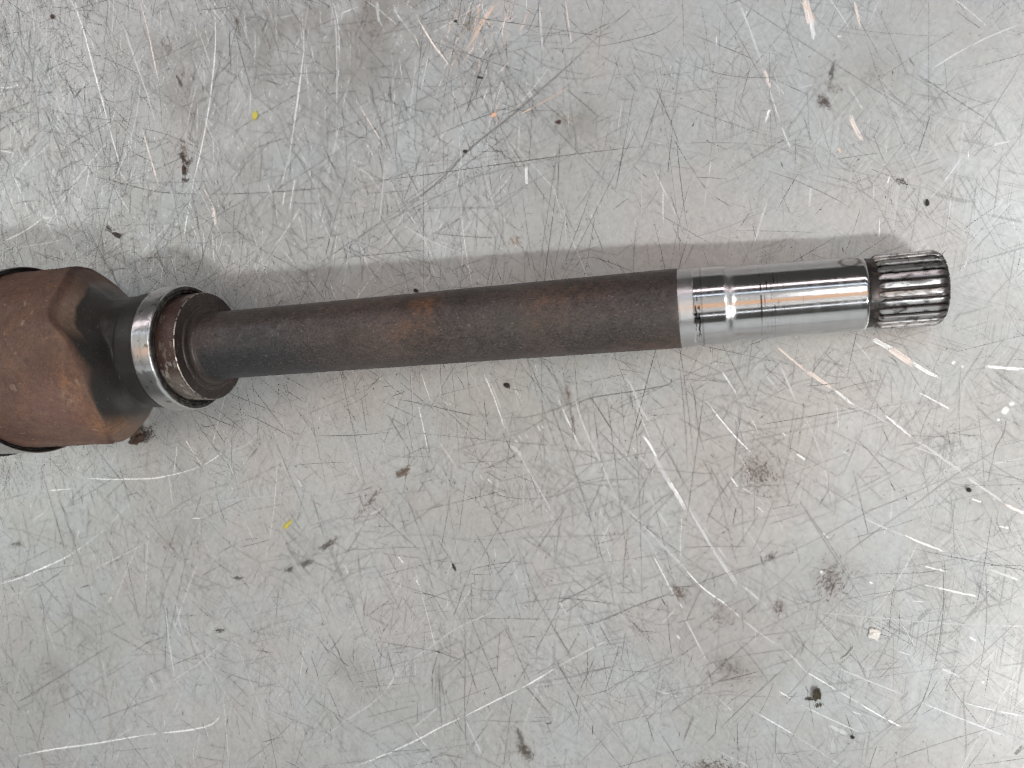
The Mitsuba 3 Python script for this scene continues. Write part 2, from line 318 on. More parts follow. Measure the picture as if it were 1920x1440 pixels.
# where the sloping front meets the neck, and how bulging that slope is
END = [(-140, -42), (-118, -40), (-100, -33), (-80, -28), (-60, -24), (-28, -22.5), (-4, -24), (25, -32), (45, -33.5), (60, -36), (72, -39), (88, -41), (104, -43), (125, -44), (150, -44), (220, -42)]
BULGE = [(-140, 1.6), (-100, 2.0), (-80, 2.0), (-28, 1.6), (25, 1.15), (50, 1.05), (72, 1.0), (104, 1.0), (150, 1.2), (220, 1.6)]
def housing_mesh():
    n = 420
    phi = np.radians(np.linspace(-180, 180, n))                 # the seam lies underneath
    deg = (np.degrees(phi) + 140) % 360 - 140
    edge, end, bulge = (PchipInterpolator(*np.array(q, float).T)(deg) for q in (EDGE, END, BULGE))
    edge, end = edge / 1000, end / 1000
    edge = np.convolve(np.r_[edge[-3:-1], edge, edge[1:3]], [.1, .2, .4, .2, .1], 'valid')
    hollow = np.clip((-0.026 - edge) / 0.018, 0, 1)             # 1 in a hollow, 0 on a lobe
    ts = np.concatenate([np.linspace(-0.20, -0.073, 40), np.linspace(-0.0727, -0.0190, 230)])[:, None]
    body = 0.0466 - 0.004 * np.clip(ts + 0.05, -0.2, 0)
    x = (ts - edge) / (end - edge)
    slope = 0.0466 - 0.0178 * np.where(x > 0, np.clip(x, 0, 3) ** bulge, 3 * x)
    k = 0.0008
    r = 0.046 - k * np.log(np.exp(-(body - 0.046) / k) + np.exp(-np.clip(slope - 0.046, -0.03, 0.03) / k))
    k = 0.0020
    r = 0.0284 + k * np.log(1 + np.exp(np.clip((r - 0.0286) / k, -30, 60))) - 0.0006
    P = on_shaft(ts, r, phi[None])
    N = np.cos(phi)[:, None] * TOP + np.sin(phi)[:, None] * SIDE
    b = meshkit.noise(P * 160, 2) - 0.5 + 0.6 * (meshkit.noise(P * 420, 5) - 0.5)
    groove = np.exp(-((ts - edge - 0.0008) / 0.0012) ** 2) * hollow
    P = P + N[None] * (0.00036 * b - 0.0006 * groove)[..., None]
    uv = np.stack([np.broadcast_to(phi * 0.0466, P.shape[:2]), ts - edge], -1).reshape(-1, 2)
    m = grid_mesh(P, wrap=False); m.invert()
    return m, uv

housing, housing_uv = housing_mesh()
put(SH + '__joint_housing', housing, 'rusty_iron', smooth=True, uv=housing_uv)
labels[SH + '__joint_housing'] = {'label': 'rust brown three lobed joint housing at the left end'}
neck = [(-0.0230, 0.0280), (-0.0215, 0.0287), (-0.0180, 0.0288), (-0.0135, 0.0289), (-0.0120, 0.0291), (-0.0112, 0.0290), (-0.0112, 0.026)]
put(SH + '__neck', lathe(neck, 240, 0.0007, 0.00012, 700), 'oily_black_iron', smooth=45)
labels[SH + '__neck'] = {'label': 'black oily neck between the rusty housing and the bright ring'}

clamp = [(-0.128, 0.0478), (-0.128, 0.0487), (-0.0972, 0.0489), (-0.0962, 0.0491), (-0.0958, 0.0488), (-0.0960, 0.0484), (-0.0975, 0.0480), (-0.128, 0.0476)]
put(SH + '__boot_clamp', lathe(clamp, 200, 0.004), 'clamp_steel', smooth=40)
labels[SH + '__boot_clamp'] = {'label': 'silver clamp band round the housing at the left edge'}
boot = [(-0.20, 0.0505), (-0.126, 0.0503), (-0.1225, 0.0500), (-0.122, 0.0489), (-0.122, 0.0470)]
put(SH + '__rubber_boot', lathe(boot, 160, 0.004), 'black_rubber', smooth=40)
gap = [(-0.125, 0.0477), (-0.0985, 0.04785), (-0.0985, 0.0455)]
put(child(SH, 'gap_filler'), lathe(gap, 160, 0.004), 'black_rubber', smooth=40)  # black filler painting the dark gap between housing and clamp

ring = [(-0.0106, 0.0270), (-0.0106, 0.0303), (-0.0102, 0.0308), (-0.0096, 0.03095), (-0.0011, 0.03095), (-0.0004, 0.0306), (-0.0001, 0.0301)]
put(SH + '__bearing_ring', lathe(ring, 240, 0.0016, 0.00006, 500), 'worn_bright_steel', smooth=50)
labels[SH + '__bearing_ring'] = {'label': 'bright polished bearing ring left of the dark collar'}
seal = [(-0.0001, 0.0301), (0.0003, 0.0298), (0.0002, 0.0284), (-0.0006, 0.0280), (-0.0002, 0.0274), (-0.0012, 0.0270), (-0.0030, 0.0267), (-0.0030, 0.0250)]
put(SH + '__seal_ring', lathe(seal, 240, 0.0006, 0.00030, 600, 9), 'greasy_seal', smooth=60)
collar = [(-0.0030, 0.0256), (0.0012, 0.0257), (0.0016, 0.0262), (0.0088, 0.0264)]
put(SH + '__collar', lathe(collar + [(0.0093, 0.0264)], 240, 0.0008, 0.00007, 700), 'brown_collar_steel', smooth=40)
edge = [(0.0093, 0.0264), (0.0096, 0.0263), (0.00985, 0.0260)]
put(SH + '__collar__rim', lathe(edge, 240, 0.0004, 0.00007, 700), 'collar_edge_steel', smooth=60)
face = [(0.00985, 0.0260), (0.00985, 0.0213), (0.0101, 0.0210), (0.0107, 0.0208), (0.0109, 0.0200), (0.0109, 0.0188), (0.0112, 0.0180), (0.0119, 0.0172), (0.0135, 0.01655)]
put(SH + '__collar__face', lathe(face, 240, 0.0005, 0.00007, 800), 'brown_collar_steel', smooth=40)

tube = [(0.0135, 0.01655), (0.016, 0.0164), (0.2349, 0.0164), (0.2352, 0.0162)]
put(SH + '__shaft_tube', lathe(tube, 200, 0.0012, 0.00010, 900), 'rust_dulled_steel', smooth=40)
labels[SH + '__shaft_tube'] = {'label': 'dull dark brown shaft section with rust patches'}
journal = [(0.2352, 0.01605), (0.2355, 0.0161), (0.2410, 0.0161), (0.2412, 0.01595), (0.2526, 0.0159), (0.2535, 0.01584), (0.2543, 0.01565), (0.2550, 0.0154), (0.2557, 0.01518), (0.2565, 0.01506), (0.2574, 0.0150), (0.2600, 0.01495), (0.3040, 0.0144), (0.3047, 0.0141), (0.3050, 0.0137)]
put(SH + '__bearing_journal', lathe(journal, 240, 0.0006), 'ground_steel', smooth=35)
labels[SH + '__bearing_journal'] = {'label': 'polished bearing journal with dark wear marks'}

SP = SH + '__spline_end'
core = [(0.3050, 0.0137), (0.3053, 0.0134), (0.3084, 0.0132), (0.3092, 0.0129), (0.3298, 0.0129), (0.3316, 0.0122), (0.3324, 0.0110), (0.3326, 0.0095), (0.3322, 0.002), (0.3322, 0.0)]
put(SP, lathe(core, 200, 0.0012, 0.00010, 700), 'greasy_dark_steel', smooth=40)
labels[SP] = {'label': 'splined end with dark greasy grooves'}
TEETH = 26
for k in range(TEETH):
    phi0 = 2 * np.pi * (k + 0.30) / TEETH
    wear = 0.9 + 0.2 * rs.random()
    # stations along the tooth: t, tip radius, half width of root and tip (radians)
    st = [(0.3082, 0.0133, .6), (0.3090, 0.01400, .8), (0.3102, 0.01428, 1), (0.3190, 0.0143, 1), (0.3278, 0.0143, 1), (0.3292, 0.01425, 1), (0.3306, 0.0137, .95), (0.3316, 0.0129, .85), (0.3321, 0.0122, .7)]
    rows = []
    for t, rt, w in st:
        root = min(0.0126, rt - 0.0004)
        hr, ht = 0.106 * w, 0.076 * w * wear
        sec = [(root, -hr), (rt - 0.00025, -ht - 0.004), (rt, -ht + 0.012), (rt + 0.00004, 0), (rt, ht - 0.012), (rt - 0.00025, ht + 0.004), (root, hr)]
        rows.append([on_shaft(t, r, phi0 + a) for r, a in sec])
    P = np.array(rows)
    m = grid_mesh(P, wrap=True)
    nc, nr = P.shape[1], P.shape[0]
    caps = [[0, j + 1, j] for j in range(1, nc - 1)] + [[(nr - 1) * nc, (nr - 1) * nc + j, (nr - 1) * nc + j + 1] for j in range(1, nc - 1)]
    m = trimesh.Trimesh(m.vertices, np.vstack([m.faces, caps]), process=False)
    m.fix_normals()
    put(child(SP, 'tooth'), m, 'worn_spline_steel', smooth=30)

# ------------------------------------------------------------------ marks on the bench top
class Ribbons:
    """thin strips lying on the steel, each at a height of its own (0.03 to 0.14 mm)"""
    def __init__(self): self.v, self.f, self.c, self.n = [], [], [], 0
    def add(self, pts, width, color, taper=True, jitter=0.0):
        p = np.asarray(pts, float)
        d = np.gradient(p, axis=0)
        d /= np.linalg.norm(d, axis=1, keepdims=True) + 1e-12
        nrm = np.stack([-d[:, 1], d[:, 0]], 1)
        k = len(p)
        w = np.full(k, width / 2)
        if taper: w = w * np.clip(np.minimum(np.linspace(0, 5, k), np.linspace(5, 0, k)), 0.25, 1)
        if jitter: w = w * (1 - jitter + 2 * jitter * rs.random(k))
        z = np.full((k, 1), 0.00003 + 0.00011 * rs.random())
        self.v.append(np.hstack([p + nrm * w[:, None], z])); self.v.append(np.hstack([p - nrm * w[:, None], z]))
        i = np.arange(k - 1) + self.n
        self.f.append(np.stack([i, i + k, i + k + 1], 1)); self.f.append(np.stack([i, i + k + 1, i + 1], 1))
        self.c.append(np.repeat(np.asarray(color, float)[None], 2 * k, 0)); self.n += 2 * k
    def put(self, key, bsdf):
        m = trimesh.Trimesh(np.vstack(self.v), np.vstack(self.f), process=False)
        scene[key] = mikit.ply(m, bsdf, smooth=True, color=np.vstack(self.c))

def curve(pts, k=14):
    """a smooth line through the points"""
    p = np.asarray(pts, float)
    if len(p) == 2:
        return p[0] + (p[1] - p[0]) * np.linspace(0, 1, k)[:, None]
    from scipy.interpolate import CubicSpline, PchipInterpolator
    s = np.r_[0, np.cumsum(np.linalg.norm(np.diff(p, axis=0), axis=1))]
    return PchipInterpolator(s, p)(np.linspace(0, s[-1], k * (len(p) - 1) // 2 + 4))

def line(pxs, k=14):
    p = np.array(pxs, float)
    return curve(at(p[:, 0], p[:, 1]), k)

def px_at(p):
    """how wide one pixel of the photograph is on the bench at p"""
    return float((np.array([p[0], p[1], 0.0]) - CAM) @ FWD) / FOCAL
PX = 0.00026                                                  # about one pixel of the photograph on the bench
bright, dull, dirt = Ribbons(), Ribbons(), Ribbons()
WHITE, PALE, PINK, ORANGE = (0.90, 0.91, 0.91), (0.60, 0.61, 0.615), (0.84, 0.735, 0.685), (0.80, 0.57, 0.43)  # light caught by scratches put into their colour, warm light as pink and orange
GREY, DARK, BLACK, BROWN = (0.235, 0.228, 0.224), (0.12, 0.112, 0.108), (0.045, 0.04, 0.037), (0.12, 0.085, 0.07)

def off(x0, y0, s, pts): return [(x0 + x / s, y0 + y / s) for x, y in pts]

# (origin x, origin y, zoom) then lines: colour, width in pixels, points
MARKS = [
 (0, 0, 3, [
  (PALE, 2, [(160, 0), (240, 200), (340, 400), (480, 690)]),
  (WHITE, 2.2, [(400, 0), (460, 140), (530, 400), (590, 620), (630, 770), (680, 940)]),
  (WHITE, 2, [(420, 0), (452, 120)]),
  (WHITE, 2.2, [(1205, 0), (1213, 200), (1195, 450), (1170, 640), (1130, 850), (1090, 1020), (1035, 1340)]),
  (PALE, 3, [(680, 100), (740, 280), (800, 450), (860, 640), (880, 740)]),
  (PINK, 2, [(790, 20), (830, 160), (880, 400), (900, 480)]),
  (PALE, 2.5, [(790, 450), (770, 640), (720, 830), (640, 1000), (590, 1050)]),
  (PALE, 2, [(630, 770), (470, 960), (380, 1070), (260, 1210)]), (WHITE, 2, [(260, 1210), (120, 1310), (0, 1365)]),
  (PALE, 1.6, [(380, 1080), (300, 1220)]), (PALE, 1.6, [(80, 850), (0, 1000)]), (PALE, 2, [(150, 910), (0, 1110)]),
  (PINK, 2.5, [(800, 720), (860, 930), (900, 1060)]), (PINK, 7, [(1195, 1150), (1215, 1270)]), (PINK, 2, [(1140, 1050), (1195, 1150)]),
  (WHITE, 2, [(1690, 30), (1710, 250), (1690, 420), (1640, 800), (1590, 1160)]), (PALE, 2, [(1680, 60), (1700, 230)]),
  (WHITE, 2, [(1705, 330), (1670, 600), (1620, 900), (1580, 1050)]), (PALE, 2, [(1720, 350), (1745, 620)]), (WHITE, 2, [(1660, 1000), (1630, 1180)]),
  (PALE, 2.4, [(1850, 0), (1890, 150), (1895, 400), (1890, 850)]), (PALE, 2, [(1870, 0), (1905, 170), (1900, 450)]),
  (PALE, 2, [(1920, 640), (1870, 880), (1830, 1040)]), (PALE, 1.8, [(1600, 940), (1500, 1120), (1440, 1240), (1370, 1400)]),
  (PALE, 2.4, [(1700, 1150), (1600, 1310), (1520, 1420)]), (PALE, 1.4, [(1310, 0), (1380, 180), (1460, 420), (1500, 590)]),
  (PALE, 2, [(1740, 0), (1700, 240)]), (PALE, 1.6, [(950, 1260), (800, 1420)]), (WHITE, 1.6, [(0, 490), (60, 492), (110, 475)]),
  (PALE, 1.4, [(1560, 100), (1640, 85), (1720, 30)]), (PALE, 1.4, [(1870, 0), (1850, 180), (1800, 240)]), (PALE, 1.6, [(1550, 170), (1560, 240)]),
  (PALE, 2, [(240, 590), (240, 740), (180, 850), (160, 900)]), (PALE, 1.5, [(70, 620), (55, 850)]), (WHITE, 1.5, [(0, 845), (80, 862)]),
  (PALE, 1.5, [(1260, 610), (1260, 710)]), (PALE, 1.5, [(1340, 260), (1330, 640)]), (PALE, 1.5, [(1355, 320), (1385, 640)]),
  (PALE, 2, [(700, 860), (650, 1000)]), (PALE, 1.5, [(1380, 700), (1170, 980)]), (WHITE, 3, [(235, 1222), (290, 1226)]), (PALE, 1.8, [(0, 1400), (250, 1370), (470, 1310)]),
  (PALE, 1.5, [(680, 1050), (640, 1200)]), (PALE, 1.5, [(850, 1150), (760, 1320)]), (PALE, 1.5, [(1120, 180), (1190, 380)]),
  (DARK, 1.6, [(460, 970), (700, 1035), (900, 1080), (1200, 1092), (1500, 1082), (1900, 1050)]), (DARK, 1.6, [(240, 570), (290, 720), (390, 970)]), (GREY, 1.6, [(1340, 140), (1450, 165), (1580, 205), (1900, 240)]),
  (GREY, 1.4, [(160, 590), (500, 660), (800, 690)]), (GREY, 1.2, [(850, 80), (1050, 220), (1150, 280)]), (GREY, 1.2, [(1180, 280), (1300, 295), (1420, 330)]), (GREY, 1.3, [(1900, 350), (1500, 370), (1260, 390)]),
  (GREY, 1.3, [(850, 450), (960, 560), (1100, 650), (1250, 860), (1380, 980)]), (GREY, 1.2, [(900, 1160), (1100, 1215), (1220, 1230)]), (GREY, 1.2, [(10, 30), (80, 120), (140, 230)]),
 ]),
 (640, 0, 3, [
  (GREY, 4.2, [(1700, 0), (1590, 80), (1450, 200), (1320, 330), (1150, 480), (970, 640), (720, 840), (600, 970), (370, 1170), (60, 1430)]),
  (DARK, 1.2, [(1650, 30), (1560, 110), (1450, 190)]), (DARK, 1.4, [(1540, 120), (1300, 240), (1260, 270)]), (GREY, 1.6, [(840, 740), (700, 860), (580, 970), (300, 1180), (0, 1430)]),
  (DARK, 1.5, [(-1920, 970), (-1920, 970)]) if False else (DARK, 1.5, [(0, 1040), (500, 980), (960, 915), (1500, 845), (1920, 805)]),
  (DARK, 1.2, [(1920, 60), (1760, 190), (1560, 240), (1150, 270)]), (DARK, 1.4, [(190, 340), (210, 480), (250, 580), (255, 690)]), (GREY, 1.3, [(500, 930), (900, 870), (1340, 690)]),
  (GREY, 1.3, [(370, 480), (700, 490), (990, 490), (1300, 560)]), (GREY, 1.3, [(300, 600), (560, 520), (900, 260), (1160, 200)]), (GREY, 1.3, [(600, 390), (740, 600), (980, 920)]),
  (GREY, 1.3, [(1560, 240), (1480, 350), (1350, 460)]), (DARK, 1.2, [(1360, 1180), (1420, 1280), (1480, 1440)]), (GREY, 1.4, [(1540, 800), (1440, 990), (1350, 1140), (1000, 1430)]),
  (GREY, 1.2, [(0, 1130), (300, 1190), (660, 1180), (1010, 1140)]), (GREY, 1.2, [(640, 1020), (900, 960), (1200, 890)]), (GREY, 1.3, [(1700, 1320), (1550, 1440)]), (GREY, 1.3, [(1720, 1330), (1850, 1440)]), (GREY, 1.2, [(760, 1060), (860, 1130), (1000, 1135)]),
  (GREY, 1.2, [(980, 660), (1160, 800)]), (GREY, 1.2, [(1310, 740), (1430, 840)]), (GREY, 1.2, [(1600, 260), (1800, 320), (1920, 360)]), (GREY, 1.2, [(0, 290), (120, 290), (400, 370), (600, 400)]), (DARK, 1.2, [(150, 80), (30, 270)]),
  (DARK, 1.3, [(820, 60), (600, 110), (200, 200), (70, 300)]), (GREY, 1.2, [(1000, 130), (1180, 190), (1330, 160)]), (GREY, 1.4, [(640, 430), (820, 350), (1000, 210)]), (GREY, 1.3, [(210, 900), (180, 1070), (100, 1260)]),
  (ORANGE, 4.5, [(895, 0), (820, 90), (750, 210), (690, 300)]), (ORANGE, 2, [(880, 20), (780, 130), (740, 220)]), (PINK, 1.8, [(420, 80), (500, 220), (580, 330), (620, 400)]), (PINK, 1.6, [(440, 120), (530, 270), (600, 350)]),
  (PINK, 1.6, [(90, 570), (160, 690), (260, 840)]), (DARK, 2, [(160, 690), (210, 760), (235, 860)]), (ORANGE, 1.8, [(1290, 480), (1180, 550), (1010, 640)]), (PINK, 2, [(925, 100), (910, 160), (905, 210)]),
  (PINK, 2.5, [(1260, 0), (1280, 140), (1295, 250)]), (PALE, 3.5, [(1110, 0), (1122, 130), (1133, 300)]), (PALE, 2.4, [(1000, 690), (1000, 860)]), (WHITE, 5, [(1040, 920), (1042, 1040)]), (PALE, 1.6, [(1580, 570), (1550, 760)]),
  (WHITE, 1.8, [(1810, 1060), (1810, 1260)]), (PALE, 2, [(1240, 1120), (1260, 1240), (1262, 1410)]), (PALE, 2, [(245, 920), (225, 1150), (210, 1280)]), (PALE, 1.8, [(320, 1240), (450, 1330), (560, 1380), (700, 1430)]), (PALE, 1.8, [(0, 970), (100, 1060), (180, 1140)]),
  (PALE, 2, [(205, 0), (215, 100), (245, 180)]), (PALE, 5, [(195, 0), (215, 140)]), (PALE, 1.6, [(510, 300), (480, 430)]), (PALE, 1.6, [(325, 320), (345, 460)]), (PALE, 1.6, [(1750, 940), (1800, 1040), (1920, 1290)]),
  (PALE, 1.6, [(1690, 930), (1690, 1200)]), (WHITE, 2, [(0, 75), (90, 40)]), (PALE, 1.6, [(1640, 680), (1600, 840)]), (PALE, 1.5, [(50, 420), (0, 640)]), (PINK, 6, [(845, 655), (875, 640)]),
 ]),
 (1280, 0, 3, [
  (GREY, 2, [(180, 0), (300, 180), (400, 360), (480, 520), (530, 720)]), (PALE, 3, [(310, 0), (400, 230), (450, 380)]), (PINK, 5, [(455, 380), (495, 500)]), (PALE, 2.5, [(490, 500), (560, 720), (610, 840)]),
  (PINK, 13, [(690, -20), (712, 100), (735, 150)]), (WHITE, 7, [(705, 20), (720, 120), (745, 235)]), (ORANGE, 3, [(655, 0), (720, 70), (755, 110)]), (PINK, 4, [(962, 0), (985, 90), (1000, 165)]),
  (GREY, 1.8, [(700, 50), (850, 200), (930, 290)]), (DARK, 1.6, [(0, 350), (150, 400), (300, 430), (460, 437), (650, 420)]), (GREY, 2, [(1100, 440), (1200, 550), (1300, 640), (1410, 790)]),
  (GREY, 2.2, [(1920, 330), (1740, 620), (1660, 740), (1580, 850)]), (PALE, 2, [(1580, 870), (1480, 1010), (1390, 1120)]), (GREY, 1.8, [(1340, 1190), (1220, 1330)]),
  (GREY, 2.2, [(440, 950), (620, 1010), (840, 1110), (960, 1180)]), (GREY, 2, [(0, 1350), (240, 1280), (430, 1200), (590, 1150)]), (GREY, 2, [(460, 915), (300, 1000), (150, 1060)]), (DARK, 1.6, [(0, 808), (300, 805), (500, 825), (590, 850), (640, 890)]),
  (WHITE, 4, [(490, 610), (465, 690)]), (PALE, 3, [(480, 1110), (440, 1250), (395, 1390)]), (PALE, 3, [(725, 1030), (710, 1180)]), (WHITE, 3, [(1168, 985), (1150, 1035)]), (WHITE, 2, [(1108, 1230), (1105, 1340)]),
  (PALE, 2, [(1920, 130), (1740, 200), (1400, 390)]), (PALE, 3, [(1740, 820), (1850, 790)]), (PINK, 8, [(940, 640), (980, 740), (1020, 800)]), (PALE, 2.5, [(930, 480), (1010, 610)]), (GREY, 2.4, [(1070, 740), (1120, 880), (1190, 1010), (1240, 1060)]),
  (GREY, 1.6, [(770, 640), (810, 800), (840, 890)]), (GREY, 1.6, [(370, 1100), (410, 1280), (440, 1380)]), (GREY, 1.4, [(560, 1000), (570, 1360)]), (GREY, 1.5, [(1140, 260), (1240, 360)]), (DARK, 1.8, [(1320, 420), (1400, 470), (1470, 478)]),
  (DARK, 3, [(1265, 320), (1305, 375)]), (GREY, 1.5, [(820, 1120), (720, 1240)]), (GREY, 1.3, [(100, 250), (300, 110)]), (GREY, 1.3, [(0, 540), (150, 450)]), (PALE, 1.6, [(640, 500), (800, 460)]), (GREY, 1.6, [(1920, 730), (1790, 920)]), (PALE, 2, [(120, 1160), (160, 900)]),
  (WHITE, 2, [(190, 200), (190, 260)]), (WHITE, 2, [(870, 205), (890, 205)]), (ORANGE, 3, [(872, 830), (890, 862)]), (PALE, 2, [(1510, 1110), (1490, 1270)]), (GREY, 2, [(900, 980), (1000, 850)]),
 ]),
 (640, 700, 3, [
  (WHITE, 2.6, [(800, 0), (860, 140), (895, 240), (930, 330)]), (PALE, 2, [(820, 20), (880, 150), (910, 240), (950, 370)]), (PALE, 1.6, [(990, 430), (1060, 560), (1130, 680), (1200, 810)]), (PALE, 1.6, [(1040, 540), (1150, 790)]), (PALE, 1.5, [(960, 0), (985, 130), (1000, 210)]),
  (WHITE, 1.6, [(1210, 120), (1280, 280), (1320, 370), (1360, 445)]), (PALE, 2, [(1300, 60), (1340, 230), (1400, 380), (1460, 500), (1540, 690), (1650, 840), (1760, 1000), (1850, 1220)]), (PALE, 4.5, [(1590, 0), (1640, 90), (1690, 210), (1750, 290)]),
  (WHITE, 5, [(1690, 340), (1740, 410), (1780, 490)]), (PALE, 9, [(1750, 440), (1800, 540), (1850, 620)]), (WHITE, 6, [(1830, 590), (1880, 670), (1940, 770)]), (PALE, 2, [(1650, 170), (1720, 330), (1790, 520)]), (WHITE, 1.6, [(430, 170), (460, 300), (490, 460)]),
  (PALE, 2, [(0, 340), (50, 460), (110, 600)]), (PALE, 1.5, [(560, 400), (650, 530)]), (PALE, 2.4, [(150, 800), (220, 765)]), (PALE, 1.8, [(40, 920), (150, 830)]), (WHITE, 1.5, [(450, 0), (500, 150)]), (PALE, 1.5, [(1080, 400), (1210, 530)]), (PALE, 1.5, [(1140, 390), (1190, 500)]),
  (WHITE, 1.5, [(1100, 290), (1125, 330)]), (WHITE, 1.5, [(1125, 290), (1140, 310)]), (WHITE, 1.6, [(1035, 345), (1055, 365)]), (WHITE, 1.6, [(1000, 350), (1015, 375)]), (WHITE, 1.8, [(970, 375), (1000, 390)]), (PALE, 7, [(950, 400), (1020, 470)]),
  (WHITE, 1.6, [(820, 590), (850, 620)]), (PALE, 1.5, [(770, 560), (800, 600)]), (PALE, 1.6, [(1700, 640), (1830, 850)]), (PALE, 1.6, [(1660, 600), (1860, 900)]), (PALE, 3, [(1790, 950), (1920, 1080)]), (WHITE, 1.5, [(320, 1030), (350, 1065)]), (WHITE, 1.5, [(420, 1160), (438, 1195)]), (WHITE, 1.5, [(20, 1080), (40, 1130)]), (PALE, 1.5, [(860, 980), (870, 1040)]), (PALE, 1.5, [(940, 960), (1000, 1180)]),
  (DARK, 1.4, [(270, 140), (450, 170), (600, 205), (850, 250), (1000, 250), (1180, 210), (1380, 120)]), (GREY, 2.5, [(1920, 50), (1650, 100), (1400, 140), (1200, 270)]), (GREY, 1.5, [(500, 170), (700, 225), (900, 235)]), (DARK, 1.4, [(240, 30), (300, 90), (350, 120)]), (DARK, 2, [(260, 230), (320, 330), (390, 450)]),
  (DARK, 1.3, [(885, 230), (850, 400), (760, 520), (735, 580), (800, 650), (900, 690), (1050, 707), (1200, 690), (1310, 630), (1390, 550)]), (DARK, 1.3, [(790, 535), (920, 495), (1010, 425)]), (GREY, 1.5, [(1170, 548), (1500, 490), (1700, 450), (1920, 420)]), (DARK, 1.3, [(1920, 350), (1760, 520), (1660, 720), (1610, 900), (1590, 1240)]),
  (GREY, 1.6, [(150, 950), (360, 860), (520, 750), (680, 640)]), (GREY, 1.3, [(0, 680), (120, 640), (130, 600)]), (GREY, 1.3, [(280, 680), (450, 660), (560, 640)]), (GREY, 1.5, [(800, 530), (950, 530), (1060, 530)]), (GREY, 1.4, [(800, 770), (930, 720), (1050, 705)]), (GREY, 1.3, [(500, 470), (660, 590), (900, 700)]),
  (GREY, 1.2, [(600, 930), (960, 935)]), (GREY, 1.6, [(230, 920), (480, 910), (740, 950)]), (DARK, 1.5, [(540, 930), (590, 1010), (640, 1090)]), (GREY, 1.3, [(0, 190), (130, 130), (210, 20)]), (GREY, 1.3, [(1370, 300), (1560, 250), (1920, 170)]), (GREY, 1.3, [(1200, 700), (1500, 600), (1800, 590)]), (GREY, 1.4, [(1280, 960), (1480, 860), (1620, 760)]),
  (GREY, 1.4, [(1390, 800), (1260, 960), (1150, 1200)]), (GREY, 1.6, [(1470, 660), (1440, 900), (1490, 1100)]), (GREY, 1.4, [(1920, 1000), (1500, 1060), (1100, 1110)]), (GREY, 1.3, [(900, 940), (1100, 920), (1500, 910), (1920, 850)]), (GREY, 1.3, [(990, 960), (1020, 1100), (1060, 1260)]), (GREY, 1.3, [(1500, 1000), (1700, 790), (1920, 620)]), (DARK, 2.4, [(1695, 240), (1665, 325)]), (GREY, 1.3, [(780, 1110), (960, 1080), (1080, 1065)]),
 ]),
 (1280, 640, 3, [
  (WHITE, 9, [(1060, -15), (1120, 15), (1180, 50)]), (PINK, 12, [(1150, 30), (1230, 85), (1310, 140)]), (WHITE, 6, [(1280, 110), (1370, 170), (1452, 212)]), (WHITE, 5, [(1690, 138), (1800, 150), (1930, 158)]),
  (PINK, 4, [(520, 20), (600, 90), (700, 170)]), (PINK, 7, [(690, 160), (770, 215), (850, 270)]), (WHITE, 4, [(840, 262), (900, 310), (965, 362)]), (PALE, 2.5, [(960, 358), (1050, 400), (1150, 460)]),
  (WHITE, 4, [(1140, 410), (1220, 480), (1300, 545)]), (PALE, 4, [(1290, 540), (1400, 615), (1500, 685), (1600, 760)]), (PALE, 3.5, [(1590, 755), (1700, 835), (1820, 915)]), (PINK, 5, [(1810, 910), (1860, 940), (1930, 970)]),
  (PALE, 1.8, [(220, 160), (270, 250), (330, 340), (430, 520)]), (WHITE, 1.6, [(215, 160), (300, 290)]), (WHITE, 1.8, [(130, 330), (230, 460), (400, 640)]), (PALE, 2.4, [(540, 110), (590, 230), (640, 350)]), (PALE, 2, [(460, 180), (560, 300)]), (PALE, 1.8, [(670, 400), (760, 590), (830, 870)]), (PALE, 1.8, [(970, 0), (1060, 110)]),
  (PALE, 2, [(1030, 1000), (1140, 1050), (1250, 1095)]), (WHITE, 3, [(1240, 1090), (1360, 1140), (1480, 1188)]), (PALE, 4, [(0, 880), (100, 1050), (200, 1220), (330, 1400)]), (PALE, 2, [(20, 890), (130, 1060), (250, 1230)]), (WHITE, 2.4, [(1320, 285), (1400, 325), (1500, 380)]),
  (WHITE, 3, [(640, 632), (692, 670)]), (WHITE, 2.4, [(1360, 1265), (1485, 1295)]), (WHITE, 2.5, [(1400, 1378), (1520, 1405), (1650, 1432)]), (PALE, 3, [(1700, 1275), (1800, 1310), (1920, 1355)]), (PALE, 2, [(1280, 585), (1350, 610), (1450, 650)]),
  (PALE, 1.5, [(230, 580), (300, 680)]), (WHITE, 2, [(268, 760), (310, 820)]), (PALE, 2, [(310, 815), (430, 890), (455, 920)]), (WHITE, 2, [(420, 930), (455, 962)]), (PALE, 1.5, [(780, 500), (830, 550)]), (WHITE, 3, [(1620, 885), (1680, 905)]), (WHITE, 2.4, [(1780, 1040), (1835, 1050)]), (PALE, 2, [(1740, 690), (1920, 655)]), (PALE, 1.5, [(890, 610), (950, 650)]), (WHITE, 1.5, [(560, 515), (580, 530)]), (WHITE, 2, [(790, 1080), (820, 1105)]),
  (WHITE, 11, [(1800, 410), (1830, 370)]), (WHITE, 7, [(1840, 360), (1862, 338)]), (WHITE, 4, [(1768, 440), (1785, 442)]), (WHITE, 6, [(1515, 115), (1530, 125)]), (WHITE, 4, [(1565, 140), (1580, 145)]),
  (DARK, 1.5, [(0, 170), (60, 280), (90, 500), (150, 690), (210, 810), (290, 930)]), (GREY, 3, [(0, 220), (350, 140), (550, 70)]), (GREY, 1.8, [(0, 590), (400, 500), (650, 470), (900, 410), (1300, 340)]), (GREY, 2.4, [(1170, 110), (1050, 400), (970, 590), (890, 780)]), (GREY, 2.2, [(1290, 310), (1180, 500), (1000, 760), (900, 890)]),
